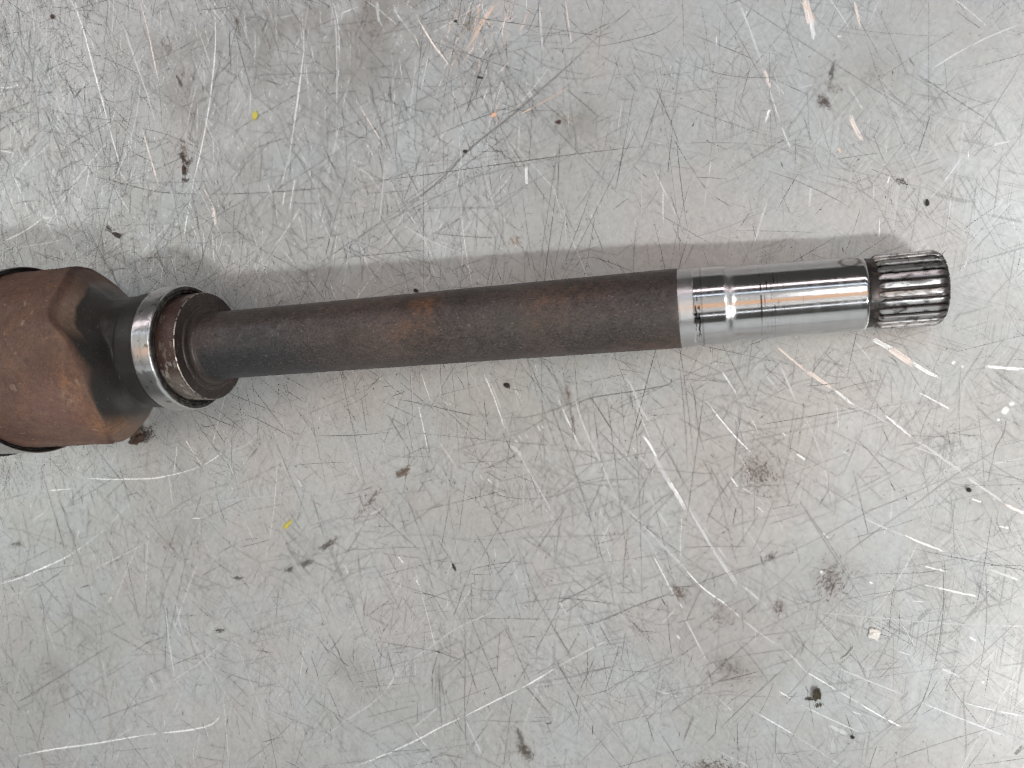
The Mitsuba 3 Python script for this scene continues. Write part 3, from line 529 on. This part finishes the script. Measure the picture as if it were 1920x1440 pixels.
  (GREY, 3, [(1930, 490), (1750, 620), (1550, 740), (1300, 920), (1000, 1130), (800, 1290)]), (GREY, 2.4, [(1540, 740), (1300, 850), (1040, 960), (700, 1140), (0, 1400)]), (GREY, 2.2, [(1310, 670), (1000, 850), (700, 960), (480, 1030)]), (DARK, 1.4, [(650, 380), (610, 570), (600, 620), (480, 980), (360, 1240)]), (DARK, 1.5, [(130, 1030), (200, 880), (330, 720), (440, 635)]),
  (GREY, 2.6, [(1720, -10), (1580, 210), (1500, 330)]), (GREY, 3, [(1920, -10), (1840, 110), (1770, 240)]), (GREY, 3, [(1630, 330), (1720, 430), (1800, 485)]), (GREY, 2.4, [(1800, 480), (1850, 530), (1900, 560)]), (DARK, 2.2, [(1818, 420), (1810, 500), (1760, 600), (1740, 680), (1715, 805)]), (GREY, 1.8, [(1500, 820), (1520, 1000), (1530, 1280)]), (GREY, 2.2, [(1270, 150), (1330, 250), (1405, 360)]),
  (GREY, 2.4, [(520, 50), (360, 190), (290, 320), (270, 400)]), (DARK, 1.6, [(440, 210), (415, 300), (400, 335)]), (DARK, 1.6, [(720, 200), (760, 130), (860, 40)]), (GREY, 1.8, [(760, 170), (870, 200), (1000, 205)]), (DARK, 3, [(490, 595), (570, 540)]), (GREY, 2, [(1300, 640), (1370, 800), (1392, 930)]), (GREY, 2.4, [(1170, 210), (1178, 350)]), (GREY, 2, [(1810, 960), (1850, 1080)]), (GREY, 2, [(1440, 1170), (1475, 1260), (1465, 1440)]), (GREY, 1.8, [(1920, 1140), (1600, 1210), (1100, 1300), (900, 1350)]),
  (GREY, 1.6, [(880, 960), (850, 1050)]), (DARK, 2, [(300, 935), (280, 1040)]), (GREY, 1.6, [(600, 970), (380, 1010), (170, 1110)]), (GREY, 1.5, [(0, 450), (200, 400), (300, 330), (560, 240)]), (GREY, 1.5, [(1920, 300), (1400, 600)]), (GREY, 2, [(1160, 640), (1450, 520), (1540, 450)]), (GREY, 1.5, [(150, 560), (290, 870), (420, 1050)]),
 ]),
 (1280, 1040, 3, [
  (PALE, 3, [(190, -20), (250, 80), (330, 180)]), (PALE, 4, [(330, 170), (390, 220), (440, 265)]), (WHITE, 1.8, [(0, 60), (130, 200), (230, 270), (330, 360)]), (PALE, 2.2, [(330, 360), (460, 460), (580, 540), (690, 660)]), (WHITE, 2, [(680, 650), (780, 710), (880, 770)]), (PALE, 2, [(880, 770), (1000, 840)]), (WHITE, 2.4, [(1000, 840), (1110, 905), (1235, 970)]),
  (PALE, 2, [(670, 315), (900, 338), (1100, 355), (1500, 388), (1920, 402)]), (PALE, 2.4, [(860, 630), (1060, 715), (1250, 790)]), (PALE, 2.6, [(1250, 790), (1500, 895), (1700, 975), (1880, 1045)]), (WHITE, 2, [(400, 880), (520, 950), (640, 1020)]), (PALE, 2, [(640, 1020), (760, 1100), (880, 1180)]), (WHITE, 2, [(540, 768), (620, 815)]), (PALE, 2.5, [(660, 840), (800, 910), (1000, 1000)]),
  (PALE, 7, [(820, 960), (930, 1010)]), (WHITE, 2.4, [(1440, 185), (1540, 212), (1648, 235)]), (PALE, 2, [(1360, 170), (1440, 185)]), (PALE, 2.4, [(1590, 835), (1750, 875), (1910, 905)]), (PALE, 2, [(200, 1105), (380, 1195)]), (WHITE, 2, [(200, 1105), (290, 1150)]), (PALE, 3, [(1450, 640), (1560, 685)]), (WHITE, 3, [(1610, 460), (1650, 485)]), (PALE, 2, [(945, 880), (1010, 900)]), (WHITE, 5, [(775, 88), (792, 112)]), (WHITE, 4, [(1050, 150), (1070, 165)]), (WHITE, 3, [(1680, 718), (1700, 718)]), (PALE, 2, [(1290, 260), (1360, 265)]), (PALE, 2, [(0, 340), (60, 450), (130, 590)]), (PALE, 1.8, [(180, 790), (280, 880)]), (PALE, 2, [(1200, 540), (1280, 565)]),
  (DARK, 2, [(1440, -20), (1465, 100), (1468, 250), (1450, 430), (1410, 640), (1340, 840), (1240, 968)]), (DARK, 1.5, [(1490, 180), (1460, 300), (1420, 430)]), (GREY, 2, [(1530, 100), (1500, 290), (1455, 440)]), (GREY, 3, [(1310, 385), (1230, 415), (1170, 465), (1110, 580), (1040, 700)]), (GREY, 2.4, [(1930, 320), (1760, 490), (1580, 650), (1370, 810), (1180, 950), (1010, 1080)]),
  (GREY, 2.2, [(880, 640), (640, 770)]) if False else (GREY, 2.4, [(1000, 370), (850, 490), (640, 740), (560, 820)]), (GREY, 2, [(1920, 220), (1680, 310), (1450, 400), (1300, 480)]), (GREY, 2.6, [(1600, 90), (1400, 150), (1100, 240), (930, 290)]), (DARK, 1.6, [(0, 200), (200, 120), (500, 30), (640, -20)]), (GREY, 2, [(0, 480), (280, 280), (500, 190), (640, 60)]), (DARK, 1.4, [(0, 420), (100, 200), (180, 40)]), (GREY, 2, [(1920, 930), (1680, 990), (1450, 1060), (1250, 1130), (1100, 1195)]), (GREY, 3, [(1600, 700), (1580, 850), (1592, 1000), (1580, 1200)]), (GREY, 2.2, [(1700, 0), (1710, 250), (1690, 550), (1600, 800)]),
  (BLACK, 3, [(958, 505), (925, 555), (880, 588)]), (DARK, 2, [(722, 455), (660, 530), (600, 610)]), (GREY, 2.4, [(600, 610), (480, 720), (340, 850), (130, 1060)]), (DARK, 1.6, [(512, 715), (480, 800), (420, 910)]), (DARK, 1.6, [(305, 925), (310, 1060), (312, 1200)]), (DARK, 1.8, [(645, 770), (580, 840)]), (GREY, 2, [(710, 840), (600, 1060), (540, 1180)]), (DARK, 1.8, [(190, 925), (182, 1005)]), (DARK, 2.2, [(525, 960), (522, 1130)]), (GREY, 2, [(1370, 1050), (1385, 1180)]), (GREY, 1.6, [(485, 1130), (485, 1200)]), (GREY, 1.5, [(0, 660), (300, 480), (700, 420), (940, 365)]), (GREY, 1.5, [(90, 700), (140, 620), (200, 590)]), (DARK, 2.5, [(140, 640), (170, 735)]), (DARK, 3, [(340, 345), (440, 262)]), (GREY, 4, [(1215, 828), (1280, 762)]), (GREY, 1.6, [(0, 770), (500, 800), (660, 795)]), (GREY, 1.5, [(520, 60), (560, 300), (580, 560)]), (BROWN, 2, [(185, 715), (300, 690), (430, 655)]), (DARK, 1.6, [(340, 1000), (400, 890)]), (GREY, 1.5, [(1185, 360), (1185, 780)]), (GREY, 1.3, [(350, 490), (455, 625)]), (GREY, 2.4, [(945, 780), (940, 850)]), (GREY, 1.6, [(1300, 0), (1500, -10), (1720, 40)]), (GREY, 1.8, [(770, 890), (850, 1010), (880, 1200)]), (BLACK, 6, [(1865, 1130), (1890, 1100), (1915, 1072)]), (GREY, 5, [(0, 1060), (70, 880)]), (GREY, 1.6, [(1360, 520), (1340, 620)]),
 ]),
 (640, 1040, 3, [
  (WHITE, 2, [(75, 1190), (430, 1040), (560, 970), (690, 910)]), (WHITE, 2.2, [(690, 910), (950, 780), (1060, 725), (1200, 640)]), (PALE, 1.8, [(1200, 640), (1440, 510), (1520, 470)]), (WHITE, 2.4, [(410, 990), (440, 1035), (482, 1078)]), (PALE, 2, [(695, 920), (750, 1040), (800, 1145)]), (PALE, 2, [(0, 950), (90, 890), (180, 830), (280, 720), (320, 640)]), (PALE, 1.8, [(320, 630), (500, 520), (640, 420), (800, 345), (930, 290)]),
  (WHITE, 1.8, [(1750, 0), (1800, 90), (1850, 190), (1920, 300)]), (WHITE, 1.5, [(330, 20), (350, 50)]), (PALE, 1.5, [(465, 220), (480, 260)]), (PALE, 1.5, [(600, 250), (595, 300)]), (PALE, 1.6, [(1080, 740), (1140, 825)]), (WHITE, 2, [(1885, 450), (1905, 475)]), (PALE, 1.6, [(1220, 260), (1270, 340)]), (PALE, 1.5, [(970, 100), (1000, 160)]), (PALE, 1.5, [(1600, 400), (1750, 330)]), (PALE, 1.4, [(880, 580), (960, 590)]), (PALE, 1.5, [(1870, 20), (1920, 60)]), (PALE, 1.5, [(1760, 760), (1900, 800)]),
  (GREY, 2.2, [(695, 310), (697, 600), (695, 900), (710, 1190)]), (GREY, 1.7, [(940, 285), (1100, 260), (1500, 215), (1700, 215)]), (DARK, 1.3, [(905, 375), (980, 540), (1050, 690), (1090, 770)]), (GREY, 1.8, [(1920, 750), (1800, 850), (1700, 945)]), (GREY, 3.5, [(1640, 590), (1500, 635), (1380, 665), (1230, 700), (1060, 730)]), (DARK, 1.6, [(1430, 560), (1390, 660), (1345, 760), (1320, 865)]), (DARK, 1.5, [(1440, 370), (1500, 480), (1560, 575)]), (GREY, 1.6, [(1920, 190), (1700, 270), (1500, 350), (1250, 420), (1150, 460)]), (DARK, 1.5, [(1920, 200), (1650, 290), (1450, 375), (1290, 410)]),
  (GREY, 1.6, [(660, 360), (1000, 360), (1330, 370)]), (GREY, 2, [(1310, 130), (1230, 290), (1150, 440), (970, 750)]), (DARK, 1.4, [(1020, 0), (1080, 200), (1200, 420), (1310, 590)]), (DARK, 1.4, [(1310, 590), (1240, 650), (1310, 780)]) if False else (DARK, 1.4, [(1220, 620), (1260, 690), (1308, 775)]), (GREY, 1.4, [(1460, 700), (1560, 960), (1640, 1200)]), (GREY, 1.4, [(1120, 850), (1160, 960), (1220, 1120)]), (GREY, 1.5, [(980, 380), (780, 520), (560, 680), (540, 900)]), (GREY, 1.4, [(0, 690), (330, 610), (690, 480)]), (GREY, 1.4, [(190, 460), (210, 540), (280, 600)]), (GREY, 1.3, [(690, 170), (800, 200), (990, 200)]), (GREY, 1.3, [(1920, 330), (1680, 290), (1470, 260)]), (GREY, 1.3, [(1080, 90), (1400, 130), (1650, 180)]), (DARK, 1.3, [(640, 120), (830, 60), (1000, 40), (1080, 45)]), (GREY, 3, [(1380, 410), (1420, 490), (1442, 540)]), (GREY, 1.4, [(800, 930), (1000, 940), (1150, 935)]), (DARK, 3, [(1145, 935), (1165, 950), (1185, 930)]), (DARK, 1.5, [(500, 1150), (610, 1095)]), (GREY, 1.5, [(550, 1120), (720, 1150)]), (GREY, 1.8, [(1310, 870), (1240, 950), (1150, 1000)]), (GREY, 1.3, [(1920, 560), (1700, 640), (1500, 760), (1330, 800)]), (GREY, 1.3, [(1920, 600), (1600, 700), (1470, 780)]), (GREY, 1.4, [(1600, 740), (1680, 860), (1760, 1000)]), (GREY, 1.3, [(620, 700), (850, 640), (940, 590)]), (DARK, 2.5, [(1412, 955), (1415, 1015)]), (GREY, 1.3, [(950, 1100), (945, 1190)]), (GREY, 1.4, [(1900, 480), (1910, 620)]), (GREY, 2, [(1600, 420), (1565, 660)]), (GREY, 1.6, [(1830, 260), (1850, 500), (1880, 640)]), (GREY, 1.3, [(1480, 960), (1920, 860)]), (GREY, 1.4, [(1320, 1190), (1500, 1010), (1600, 900)]), (GREY, 1.4, [(1540, 1200), (1920, 1090)]),
 ]),
 (0, 800, 2.25, [
  (WHITE, 2.4, [(80, 1390), (230, 1360), (380, 1340), (620, 1300), (850, 1270), (905, 1250), (928, 1220)]), (WHITE, 2.2, [(0, 662), (80, 640), (150, 610), (280, 550), (350, 505)]), (PALE, 1.6, [(350, 505), (440, 435)]), (WHITE, 1.8, [(340, 215), (480, 222), (620, 220), (740, 200), (850, 165), (945, 105)]), (PALE, 1.8, [(945, 105), (1010, 90), (1090, 30)]), (PALE, 1.8, [(650, 372), (760, 350), (870, 325), (1100, 297), (1300, 282), (1440, 287)]), (WHITE, 1.8, [(780, 50), (810, 100), (850, 160)]),
  (PALE, 2, [(690, 1100), (760, 1050), (830, 1005), (950, 900)]), (PALE, 1.5, [(400, 600), (500, 550), (620, 490)]), (WHITE, 2, [(210, 270), (300, 262)]), (PALE, 1.8, [(340, 240), (400, 215)]), (WHITE, 1.8, [(1258, 225), (1272, 250)]), (PALE, 1.8, [(0, 130), (120, 150), (260, 160)]), (PALE, 1.6, [(40, 705), (95, 698), (105, 670), (70, 650)]), (PALE, 1.6, [(710, 200), (730, 330)]), (PALE, 2, [(470, 405), (550, 320)]), (PALE, 1.5, [(1330, 1335), (1440, 1255)]), (PALE, 1.5, [(1170, 130), (1160, 300), (1120, 560)]), (WHITE, 2, [(810, 388), (855, 385)]), (PALE, 1.5, [(1250, 640), (1272, 690)]), (PALE, 1.5, [(870, 880), (950, 800)]), (PALE, 1.5, [(0, 265), (60, 215)]), (PALE, 1.4, [(460, 1330), (560, 1270)]),
  (GREY, 1.6, [(265, 200), (275, 300)]), (GREY, 1.4, [(980, 0), (975, 250)]), (GREY, 1.4, [(720, 180), (740, 300)]), (GREY, 2, [(0, 1080), (60, 1160), (180, 1350)]), (GREY, 1.8, [(540, 870), (700, 950), (850, 1010)]), (GREY, 2, [(1070, 940), (1160, 955)]), (GREY, 1.6, [(900, 1010), (1050, 1070), (1200, 1100)]), (GREY, 1.6, [(1000, 1440), (1200, 1280), (1340, 1110)]), (GREY, 1.4, [(880, 400), (1020, 530), (1200, 610)]), (GREY, 1.4, [(780, 640), (850, 540)]), (GREY, 1.6, [(790, 760), (810, 920), (870, 1010)]), (GREY, 1.4, [(380, 1090), (520, 990)]), (GREY, 1.6, [(1180, 650), (1160, 850)]), (GREY, 1.3, [(1320, 730), (1200, 760), (1060, 800)]), (GREY, 1.6, [(1260, 940), (1300, 1010)]), (GREY, 1.3, [(600, 830), (720, 720)]), (GREY, 1.5, [(1440, 1010), (1380, 1080)]),
 ]),
]
def mark(rib, p, width, color, pale):
    """a scratch as a bundle of hair-thin strands, each broken here and there and uneven in tone"""
    PX = px_at(p[len(p) // 2])
    n = 1 if width < 2.6 else int(round(width * (1.6 if pale else 1.25)))
    d = np.gradient(p, axis=0); d /= np.linalg.norm(d, axis=1, keepdims=True) + 1e-12
    nrm = np.stack([-d[:, 1], d[:, 0]], 1)
    s = np.linspace(0, 1, len(p))
    for q in range(n):
        o = 0.0 if n == 1 else (q / (n - 1) - 0.5) * width * 0.85 + rs.normal(0, 0.15)
        a = rs.uniform(0, 0.22 if n > 1 else 0.03) * (0.6 + abs(o) / width)
        b = 1 - rs.uniform(0, 0.22 if n > 1 else 0.03) * (0.6 + abs(o) / width)
        while a < b - 0.04:
            e = min(b, a + (rs.uniform(0.5, 1.2) if n == 1 else rs.uniform(0.25, 0.9)))
            ss = np.linspace(a, e, max(4, int(len(p) * (e - a))))
            pts = np.stack([np.interp(ss, s, p[:, k] + o * PX * nrm[:, k]) for k in (0, 1)], 1)
            tone = rs.uniform(0.80, 1.10) if pale else rs.uniform(0.75, 1.35)
            c = np.clip(np.array(color) * tone, 0, 0.98)
            if not pale and p[len(p) // 2][0] > 0.25: c = 0.7 * c + 0.3 * 0.44      # shallower at the right end
            if pale and n > 1 and rs.random() < 0.4: c = 0.5 * c + 0.5 * np.array([0.56, 0.56, 0.55])
            rib.add(pts, (width if n == 1 else rs.uniform(0.7, 1.35)) * PX * (0.95 if pale else 0.80), c, jitter=0.3)
            a = e + rs.exponential(0.02)

for x0, y0, s, lines in MARKS:
    for colr, w, pts in lines:
        pale = colr in (WHITE, PALE, PINK, ORANGE)
        mark(bright if pale else dull, line(off(x0, y0, s, pts)), w, colr, pale)

# warm reflected light painted as orange and pink scuffs at the top edge
for _ in range(46):
    x, y, L = rs.normal(915, 32), abs(rs.normal(0, 75)), rs.uniform(10, 60)
    a_ = rs.normal(2.05, 0.25)
    mark(bright, line([(x, y), (x + L * math.cos(a_), y + L * math.sin(a_))], 6), rs.uniform(0.7, 1.5), ORANGE if rs.random() < 0.5 else PINK, True)

# the web of fine scratches that covers the steel, scattered over the bench
X0, X1, Y0, Y1 = -0.34, 0.50, -0.36, 0.34
def scatter(n, density):
    out = []
    while len(out) < n:
        q = np.stack([rs.uniform(X0, X1, 4 * n), rs.uniform(Y0, Y1, 4 * n)], 1)
        out += list(q[rs.random(4 * n) < density(q)])
    return np.array(out[:n])

def patchy(q, f=14, seed=1): return meshkit.noise(np.c_[q * f, np.full(len(q), 2.0)], seed)
def worn(q):        # worn hardest behind the shaft and towards the left
    d = 0.30 - 0.16 * np.clip((q[:, 0] - 0.18) / 0.10, 0, 1) + 0.7 * np.clip((q[:, 1] + 0.02) / 0.10, 0, 1) * np.clip((0.27 - q[:, 0]) / 0.16, 0, 1)
    d += 0.30 * np.exp(-((q[:, 0] - 0.17) / 0.10) ** 2 - ((q[:, 1] + 0.06) / 0.08) ** 2)
    return np.clip(d * (0.35 + 0.9 * patchy(q)), 0, 1)

def strokes(n, rib, density, lengths, widths, angles, colors, bend=0.12):
    q = scatter(n, density)
    for c in q:
        L = min(rs.lognormal(math.log(lengths[0]), lengths[1]), lengths[0] * 6)
        a = angles()
        d = np.array([math.cos(a), math.sin(a)]); nn = np.array([-d[1], d[0]])
        k = 3 if L < 0.006 else 6
        s = np.linspace(-0.5, 0.5, k)
        b = rs.normal(0, bend)
        p = c + s[:, None] * L * d + (4 * (0.25 - s ** 2) * L * b * 0.3)[:, None] * nn
        rib.add(p, rs.uniform(*widths) * px_at(c), colors(), jitter=0.2)

def any_angle(): return rs.uniform(0, math.pi)
def swept(): return rs.normal(*[(1.9, 0.28), (0.25, 0.3), (-0.7, 0.3), (1.35, 0.3)][rs.integers(4)])
def steep(): return rs.normal(*[(1.95, 0.18), (1.42, 0.15), (0.9, 0.25)][rs.choice(3, p=[.5, .3, .2])])
def greys(lo, hi, tint=(1.0, 0.97, 0.95)):
    return lambda: np.array(tint) * rs.uniform(lo, hi)

def worn_left(q): return worn(q) * (0.25 + 0.75 * np.clip((0.20 - q[:, 0]) / 0.12, 0, 1) * np.clip((q[:, 1] + 0.05) / 0.08, 0, 1))
def worn_wide(q): return np.clip(worn(q) + 0.25 * np.exp(-((q[:, 0] - 0.20) / 0.10) ** 2 - ((q[:, 1] + 0.09) / 0.07) ** 2) + 0.5 * np.exp(-((q[:, 0] - 0.13) / 0.08) ** 2 - ((q[:, 1] - 0.10) / 0.05) ** 2), 0, 1)
strokes(9000, dull, worn, (0.0018, 0.7), (0.5, 1.0), any_angle, greys(0.05, 0.22))
strokes(7000, dull, worn_wide, (0.011, 0.7), (0.45, 1.0), swept, greys(0.04, 0.20), 0.05)
strokes(1800, dull, worn_wide, (0.034, 0.6), (0.5, 1.05), swept, greys(0.05, 0.20), 0.04)
strokes(5000, bright, worn_left, (0.0022, 0.6), (0.5, 0.95), steep, greys(0.58, 0.95, (1, 1, 1)))
strokes(1500, bright, worn_left, (0.010, 0.7), (0.5, 1.0), steep, greys(0.56, 0.92, (1, 1, 1)), 0.06)
strokes(150, bright, lambda q: 0.2 + 0.4 * patchy(q), (0.030, 0.5), (0.5, 1.0), steep, greys(0.55, 0.8, (1, 1, 1)), 0.06)
strokes(6500, dirt, worn_wide, (0.0006, 0.5), (0.7, 1.9), any_angle, greys(0.015, 0.10, (1, .88, .80)))
strokes(1200, dirt, worn, (0.0013, 0.6), (1.0, 2.2), steep, greys(0.025, 0.12, (1, .85, .75)))

# smears of grime: many short strokes gathered in a patch
def smear(px, py, rx, ry, n, ang, spread, col, w=(0.7, 1.6), length=7):
    PX = px_at(at(px, py))
    a = math.radians(ang)
    for _ in range(n):
        g = rs.normal(0, 0.5, 2)
        u, v = g[0] * rx, g[1] * ry
        x, y = px + u * math.cos(a) - v * math.sin(a), py + u * math.sin(a) + v * math.cos(a)
        b = a + rs.normal(0, spread)
        L = length * rs.uniform(0.4, 1.5) / 2
        p = line([(x - L * math.cos(b), y - L * math.sin(b)), (x + L * math.cos(b), y + L * math.sin(b))], 3)
        dirt.add(p, rs.uniform(*w) * PX, np.array(col) * rs.uniform(0.4, 1.25), jitter=0.3)

smear(1423, 887, 34, 30, 330, 60, 0.6, (0.15, 0.115, 0.10))
smear(1557, 1087, 32, 30, 280, -50, 0.6, (0.15, 0.12, 0.11))
smear(1442, 1045, 8, 16, 60, 60, 0.4, (0.09, 0.075, 0.06))
smear(1460, 1137, 14, 14, 70, -60, 0.7, (0.16, 0.12, 0.105))
smear(1350, 1150, 26, 28, 120, -40, 0.8, (0.22, 0.18, 0.16))
smear(1368, 1253, 36, 18, 220, 25, 0.9, (0.13, 0.11, 0.09), (0.6, 1.3), 4)
smear(1275, 1110, 20, 10, 90, 30, 0.8, (0.13, 0.09, 0.075))
smear(1330, 1437, 50, 12, 220, 0, 0.9, (0.14, 0.115, 0.1))
smear(755, 886, 14, 7, 120, -35, 0.6, (0.14, 0.10, 0.075))
smear(690, 945, 40, 6, 90, -52, 0.4, (0.20, 0.17, 0.15))
smear(615, 1022, 20, 6, 110, -35, 0.5, (0.13, 0.115, 0.10))
smear(575, 1055, 12, 5, 70, -25, 0.5, (0.11, 0.10, 0.09))
smear(542, 1068, 9, 5, 50, -35, 0.5, (0.11, 0.10, 0.09))
smear(975, 1380, 18, 5, 120, 70, 0.5, (0.16, 0.15, 0.14))
smear(985, 1408, 18, 9, 220, 50, 0.8, (0.10, 0.085, 0.07))
smear(1545, 190, 13, 9, 120, 40, 0.7, (0.12, 0.10, 0.09))
smear(1560, 135, 24, 4, 70, 100, 0.5, (0.13, 0.115, 0.105))
smear(1565, 165, 20, 10, 60, 0, 1, (0.24, 0.215, 0.2))
smear(1640, 140, 22, 20, 70, 40, 0.9, (0.33, 0.30, 0.27))
smear(1690, 340, 12, 6, 50, 30, 0.6, (0.13, 0.115, 0.105))
smear(1065, 740, 30, 5, 90, 80, 0.4, (0.20, 0.155, 0.13))
smear(1075, 800, 22, 4, 60, 85, 0.4, (0.19, 0.16, 0.14))
smear(345, 280, 26, 6, 60, 80, 0.6, (0.16, 0.12, 0.10))
smear(350, 150, 30, 14, 60, 70, 0.5, (0.22, 0.17, 0.14))
smear(445, 45, 24, 5, 60, 70, 0.4, (0.14, 0.12, 0.10))
smear(335, 150, 16, 3, 40, 65, 0.3, (0.12, 0.11, 0.10))
smear(310, 90, 16, 12, 50, 70, 0.6, (0.20, 0.175, 0.16))
smear(1070, 222, 28, 14, 60, 10, 0.8, (0.28, 0.24, 0.19))
smear(105, 1285, 50, 26, 90, 30, 0.9, (0.36, 0.31, 0.26))
smear(320, 1020, 22, 14, 60, 20, 0.9, (0.30, 0.26, 0.23))
smear(700, 50, 40, 30, 130, 60, 0.9, (0.26, 0.23, 0.21))
smear(33, 1020, 8, 5, 50, 0, 1, (0.22, 0.20, 0.18))
smear(967, 452, 9, 12, 40, 80, 0.6, (0.28, 0.19, 0.12))
smear(276, 815, 13, 18, 130, 60, 1.2, (0.05, 0.034, 0.028), (0.8, 1.8), 6)
smear(206, 430, 8, 5, 40, 30, .6, (0.06, .05, .045))
smear(343, 295, 12, 5, 70, 60, .7, (0.05, .035, .03))
smear(352, 305, 6, 8, 50, 60, .7, (0.06, .04, .035))
smear(348, 338, 3, 8, 30, 90, .3, (0.06, .045, .04))
smear(1517, 1310, 8, 3, 40, 0, .7, (0.06, .05, .04))
smear(1536, 1322, 2, 8, 30, 80, .3, (0.06, .05, .04))
smear(412, 1182, 10, 4, 40, 0, .4, (0.12, .11, .10))
smear(445, 1084, 10, 3, 36, 0, .4, (0.11, .10, .09))
smear(880, 40, 30, 16, 80, 80, 0.5, (0.26, 0.2, 0.14))
dull.put('bench_top__dark_scratches', 'mark_dull')
bright.put('bench_top__bright_scratches', 'mark_bright')
dirt.put('bench_top__grime', 'dirt')
for k, l in (('dark_scratches', 'web of fine dark scratches in the steel'), ('bright_scratches', 'bright scratches and gouges in the steel'), ('grime', 'brown grime smears and specks on the steel')):
    labels['bench_top__' + k] = {'kind': 'stuff', 'label': l}

# ------------------------------------------------------------------ crumbs lying on the bench
def crumb_mesh(px, py, lx, ly, h, ang, seed, rough=0.35):
    PX = px_at(at(px, py)) * 0.95
    m = trimesh.creation.icosphere(subdivisions=3)
    v = m.vertices
    d = 1 + rough * 2 * (meshkit.noise(v * 1.6 + seed * 3.1, seed) - 0.5) + rough * 1.2 * (meshkit.noise(v * 4.1 + seed, seed + 1) - 0.5)
    v = v * d[:, None]
    a = math.radians(-ang)
    v = v * np.array([lx * PX / 2, ly * PX / 2, h / 2])
    v = v @ np.array([[math.cos(a), math.sin(a), 0], [-math.sin(a), math.cos(a), 0], [0, 0, 1]])
    v[:, 2] -= v[:, 2].min()
    c = at(px, py)
    v += np.array([c[0], c[1], 0.00005])
    return trimesh.Trimesh(v, m.faces, process=False)

def grain(c1, c2, f=2500, rough=0.75):
    return two(principled(lambda p, n, uv: mix(c1, c2, fbm(p.x * f, p.y * f, p.z * f, 3)), rough, 0.0, 0.35))

scene['black_grit'] = grain((0.014, 0.012, 0.011), (0.075, 0.062, 0.052), 3500)
scene['brown_grit'] = grain((0.03, 0.02, 0.016), (0.10, 0.06, 0.045))
scene['olive_grit'] = grain((0.03, 0.025, 0.014), (0.075, 0.06, 0.035))
scene['yellow_paint'] = grain((0.42, 0.36, 0.06), (0.66, 0.58, 0.14))
scene['white_paint'] = grain((0.56, 0.52, 0.47), (0.82, 0.80, 0.76))
scene['copper_flake'] = grain((0.6, 0.36, 0.24), (0.8, 0.52, 0.36))
CRUMBS = [
 ('grit_lump', 'round black grit lump on the bare steel just below the middle of the shaft', 'grit', 952, 723, 9, 12, 0.0022, 90, 'black_grit'),
 ('rust_crumb', 'fuzzy dark brown rust crumb fallen beside the lower front corner of the joint housing', 'rust crumb', 268, 818, 22, 30, 0.006, 60, 'brown_grit'),
 ('dirt_flake', 'curled brown black dirt flake above the left end of the shaft', 'dirt flake', 347, 319, 8, 15, 0.0014, 10, 'brown_grit'),
 ('dirt_flake_001', 'olive brown insect shaped dirt flake near the bottom right of the bench', 'dirt flake', 1531, 1300, 11, 24, 0.0022, 8, 'olive_grit'),
 ('paint_chip', 'white paint chip on the steel at the lower right', 'paint chip', 1638, 1189, 18, 18, 0.0012, 40, 'white_paint'),
 ('paint_speck', 'yellow paint speck on the steel at the upper left', 'paint speck', 479, 217, 11, 14, 0.0014, 10, 'yellow_paint'),
 ('paint_speck_001', 'yellow paint speck on the steel below the shaft', 'paint speck', 541, 983, 19, 8, 0.0012, -40, 'yellow_paint'),
 ('dirt_flake_002', 'dark flattened dirt flake left of the bright curved scratch above the joint', 'dirt flake', 220, 441, 17, 9, 0.0010, 25, 'black_grit'),
 ('grit_lump_001', 'black grit lump on the pale steel above the splined end', 'grit', 1738, 381, 6, 12, 0.0014, 0, 'black_grit'),
 ('grit_lump_002', 'small black grit lump at the right edge below the spline', 'grit', 1816, 918, 8, 8, 0.0014, 0, 'black_grit'),
 ('dirt_flake_003', 'triangular dark brown flake beside a faint tan stain above the shaft', 'dirt flake', 1048, 230, 9, 6, 0.0010, 0, 'brown_grit'),
 ('dirt_flake_004', 'dark flake lying on the long grey gouge above the shaft', 'dirt flake', 873, 284, 8, 6, 0.0009, 0, 'black_grit'),
 ('grit_lump_003', 'black grit at the top edge near the orange scratch', 'grit', 855, 40, 7, 5, 0.0009, 0, 'black_grit'),
 ('dirt_flake_005', 'dark double flake below the orange scratch at the top', 'dirt flake', 901, 146, 10, 4, 0.0008, 20, 'black_grit'),
 ('grit_lump_004', 'black grit speck below the olive brown flake', 'grit', 1598, 1381, 8, 5, 0.0010, 0, 'black_grit'),
 ('dirt_flake_006', 'slim black flake at the end of the dark streak under the middle of the bench', 'dirt flake', 852, 1063, 5, 11, 0.001, -30, 'black_grit'),
 ('grit_lump_005', 'dark grit lump at the top left corner', 'grit', 100, 32, 8, 9, 0.0012, 0, 'brown_grit'),
 ('grit_lump_006', 'black grit touching the upper edge of the shaft tube', 'grit', 781, 545, 8, 7, 0.0018, 0, 'black_grit'),
 ('metal_flake', 'small copper coloured flake beside the long grey gouge', 'metal flake', 926, 216, 11, 7, 0.0006, -35, 'copper_flake'),
]
for k, (key, lab, cat, x, y, lx, ly, h, ang, mat) in enumerate(CRUMBS):
    put(key, crumb_mesh(x, y, lx, ly, h, ang, k + 1, 0.9 if 'crumb' in key else 0.6 if 'flake' in key or 'paint' in key else 0.35), mat, smooth=50)
    labels[key] = {'label': lab, 'category': cat}
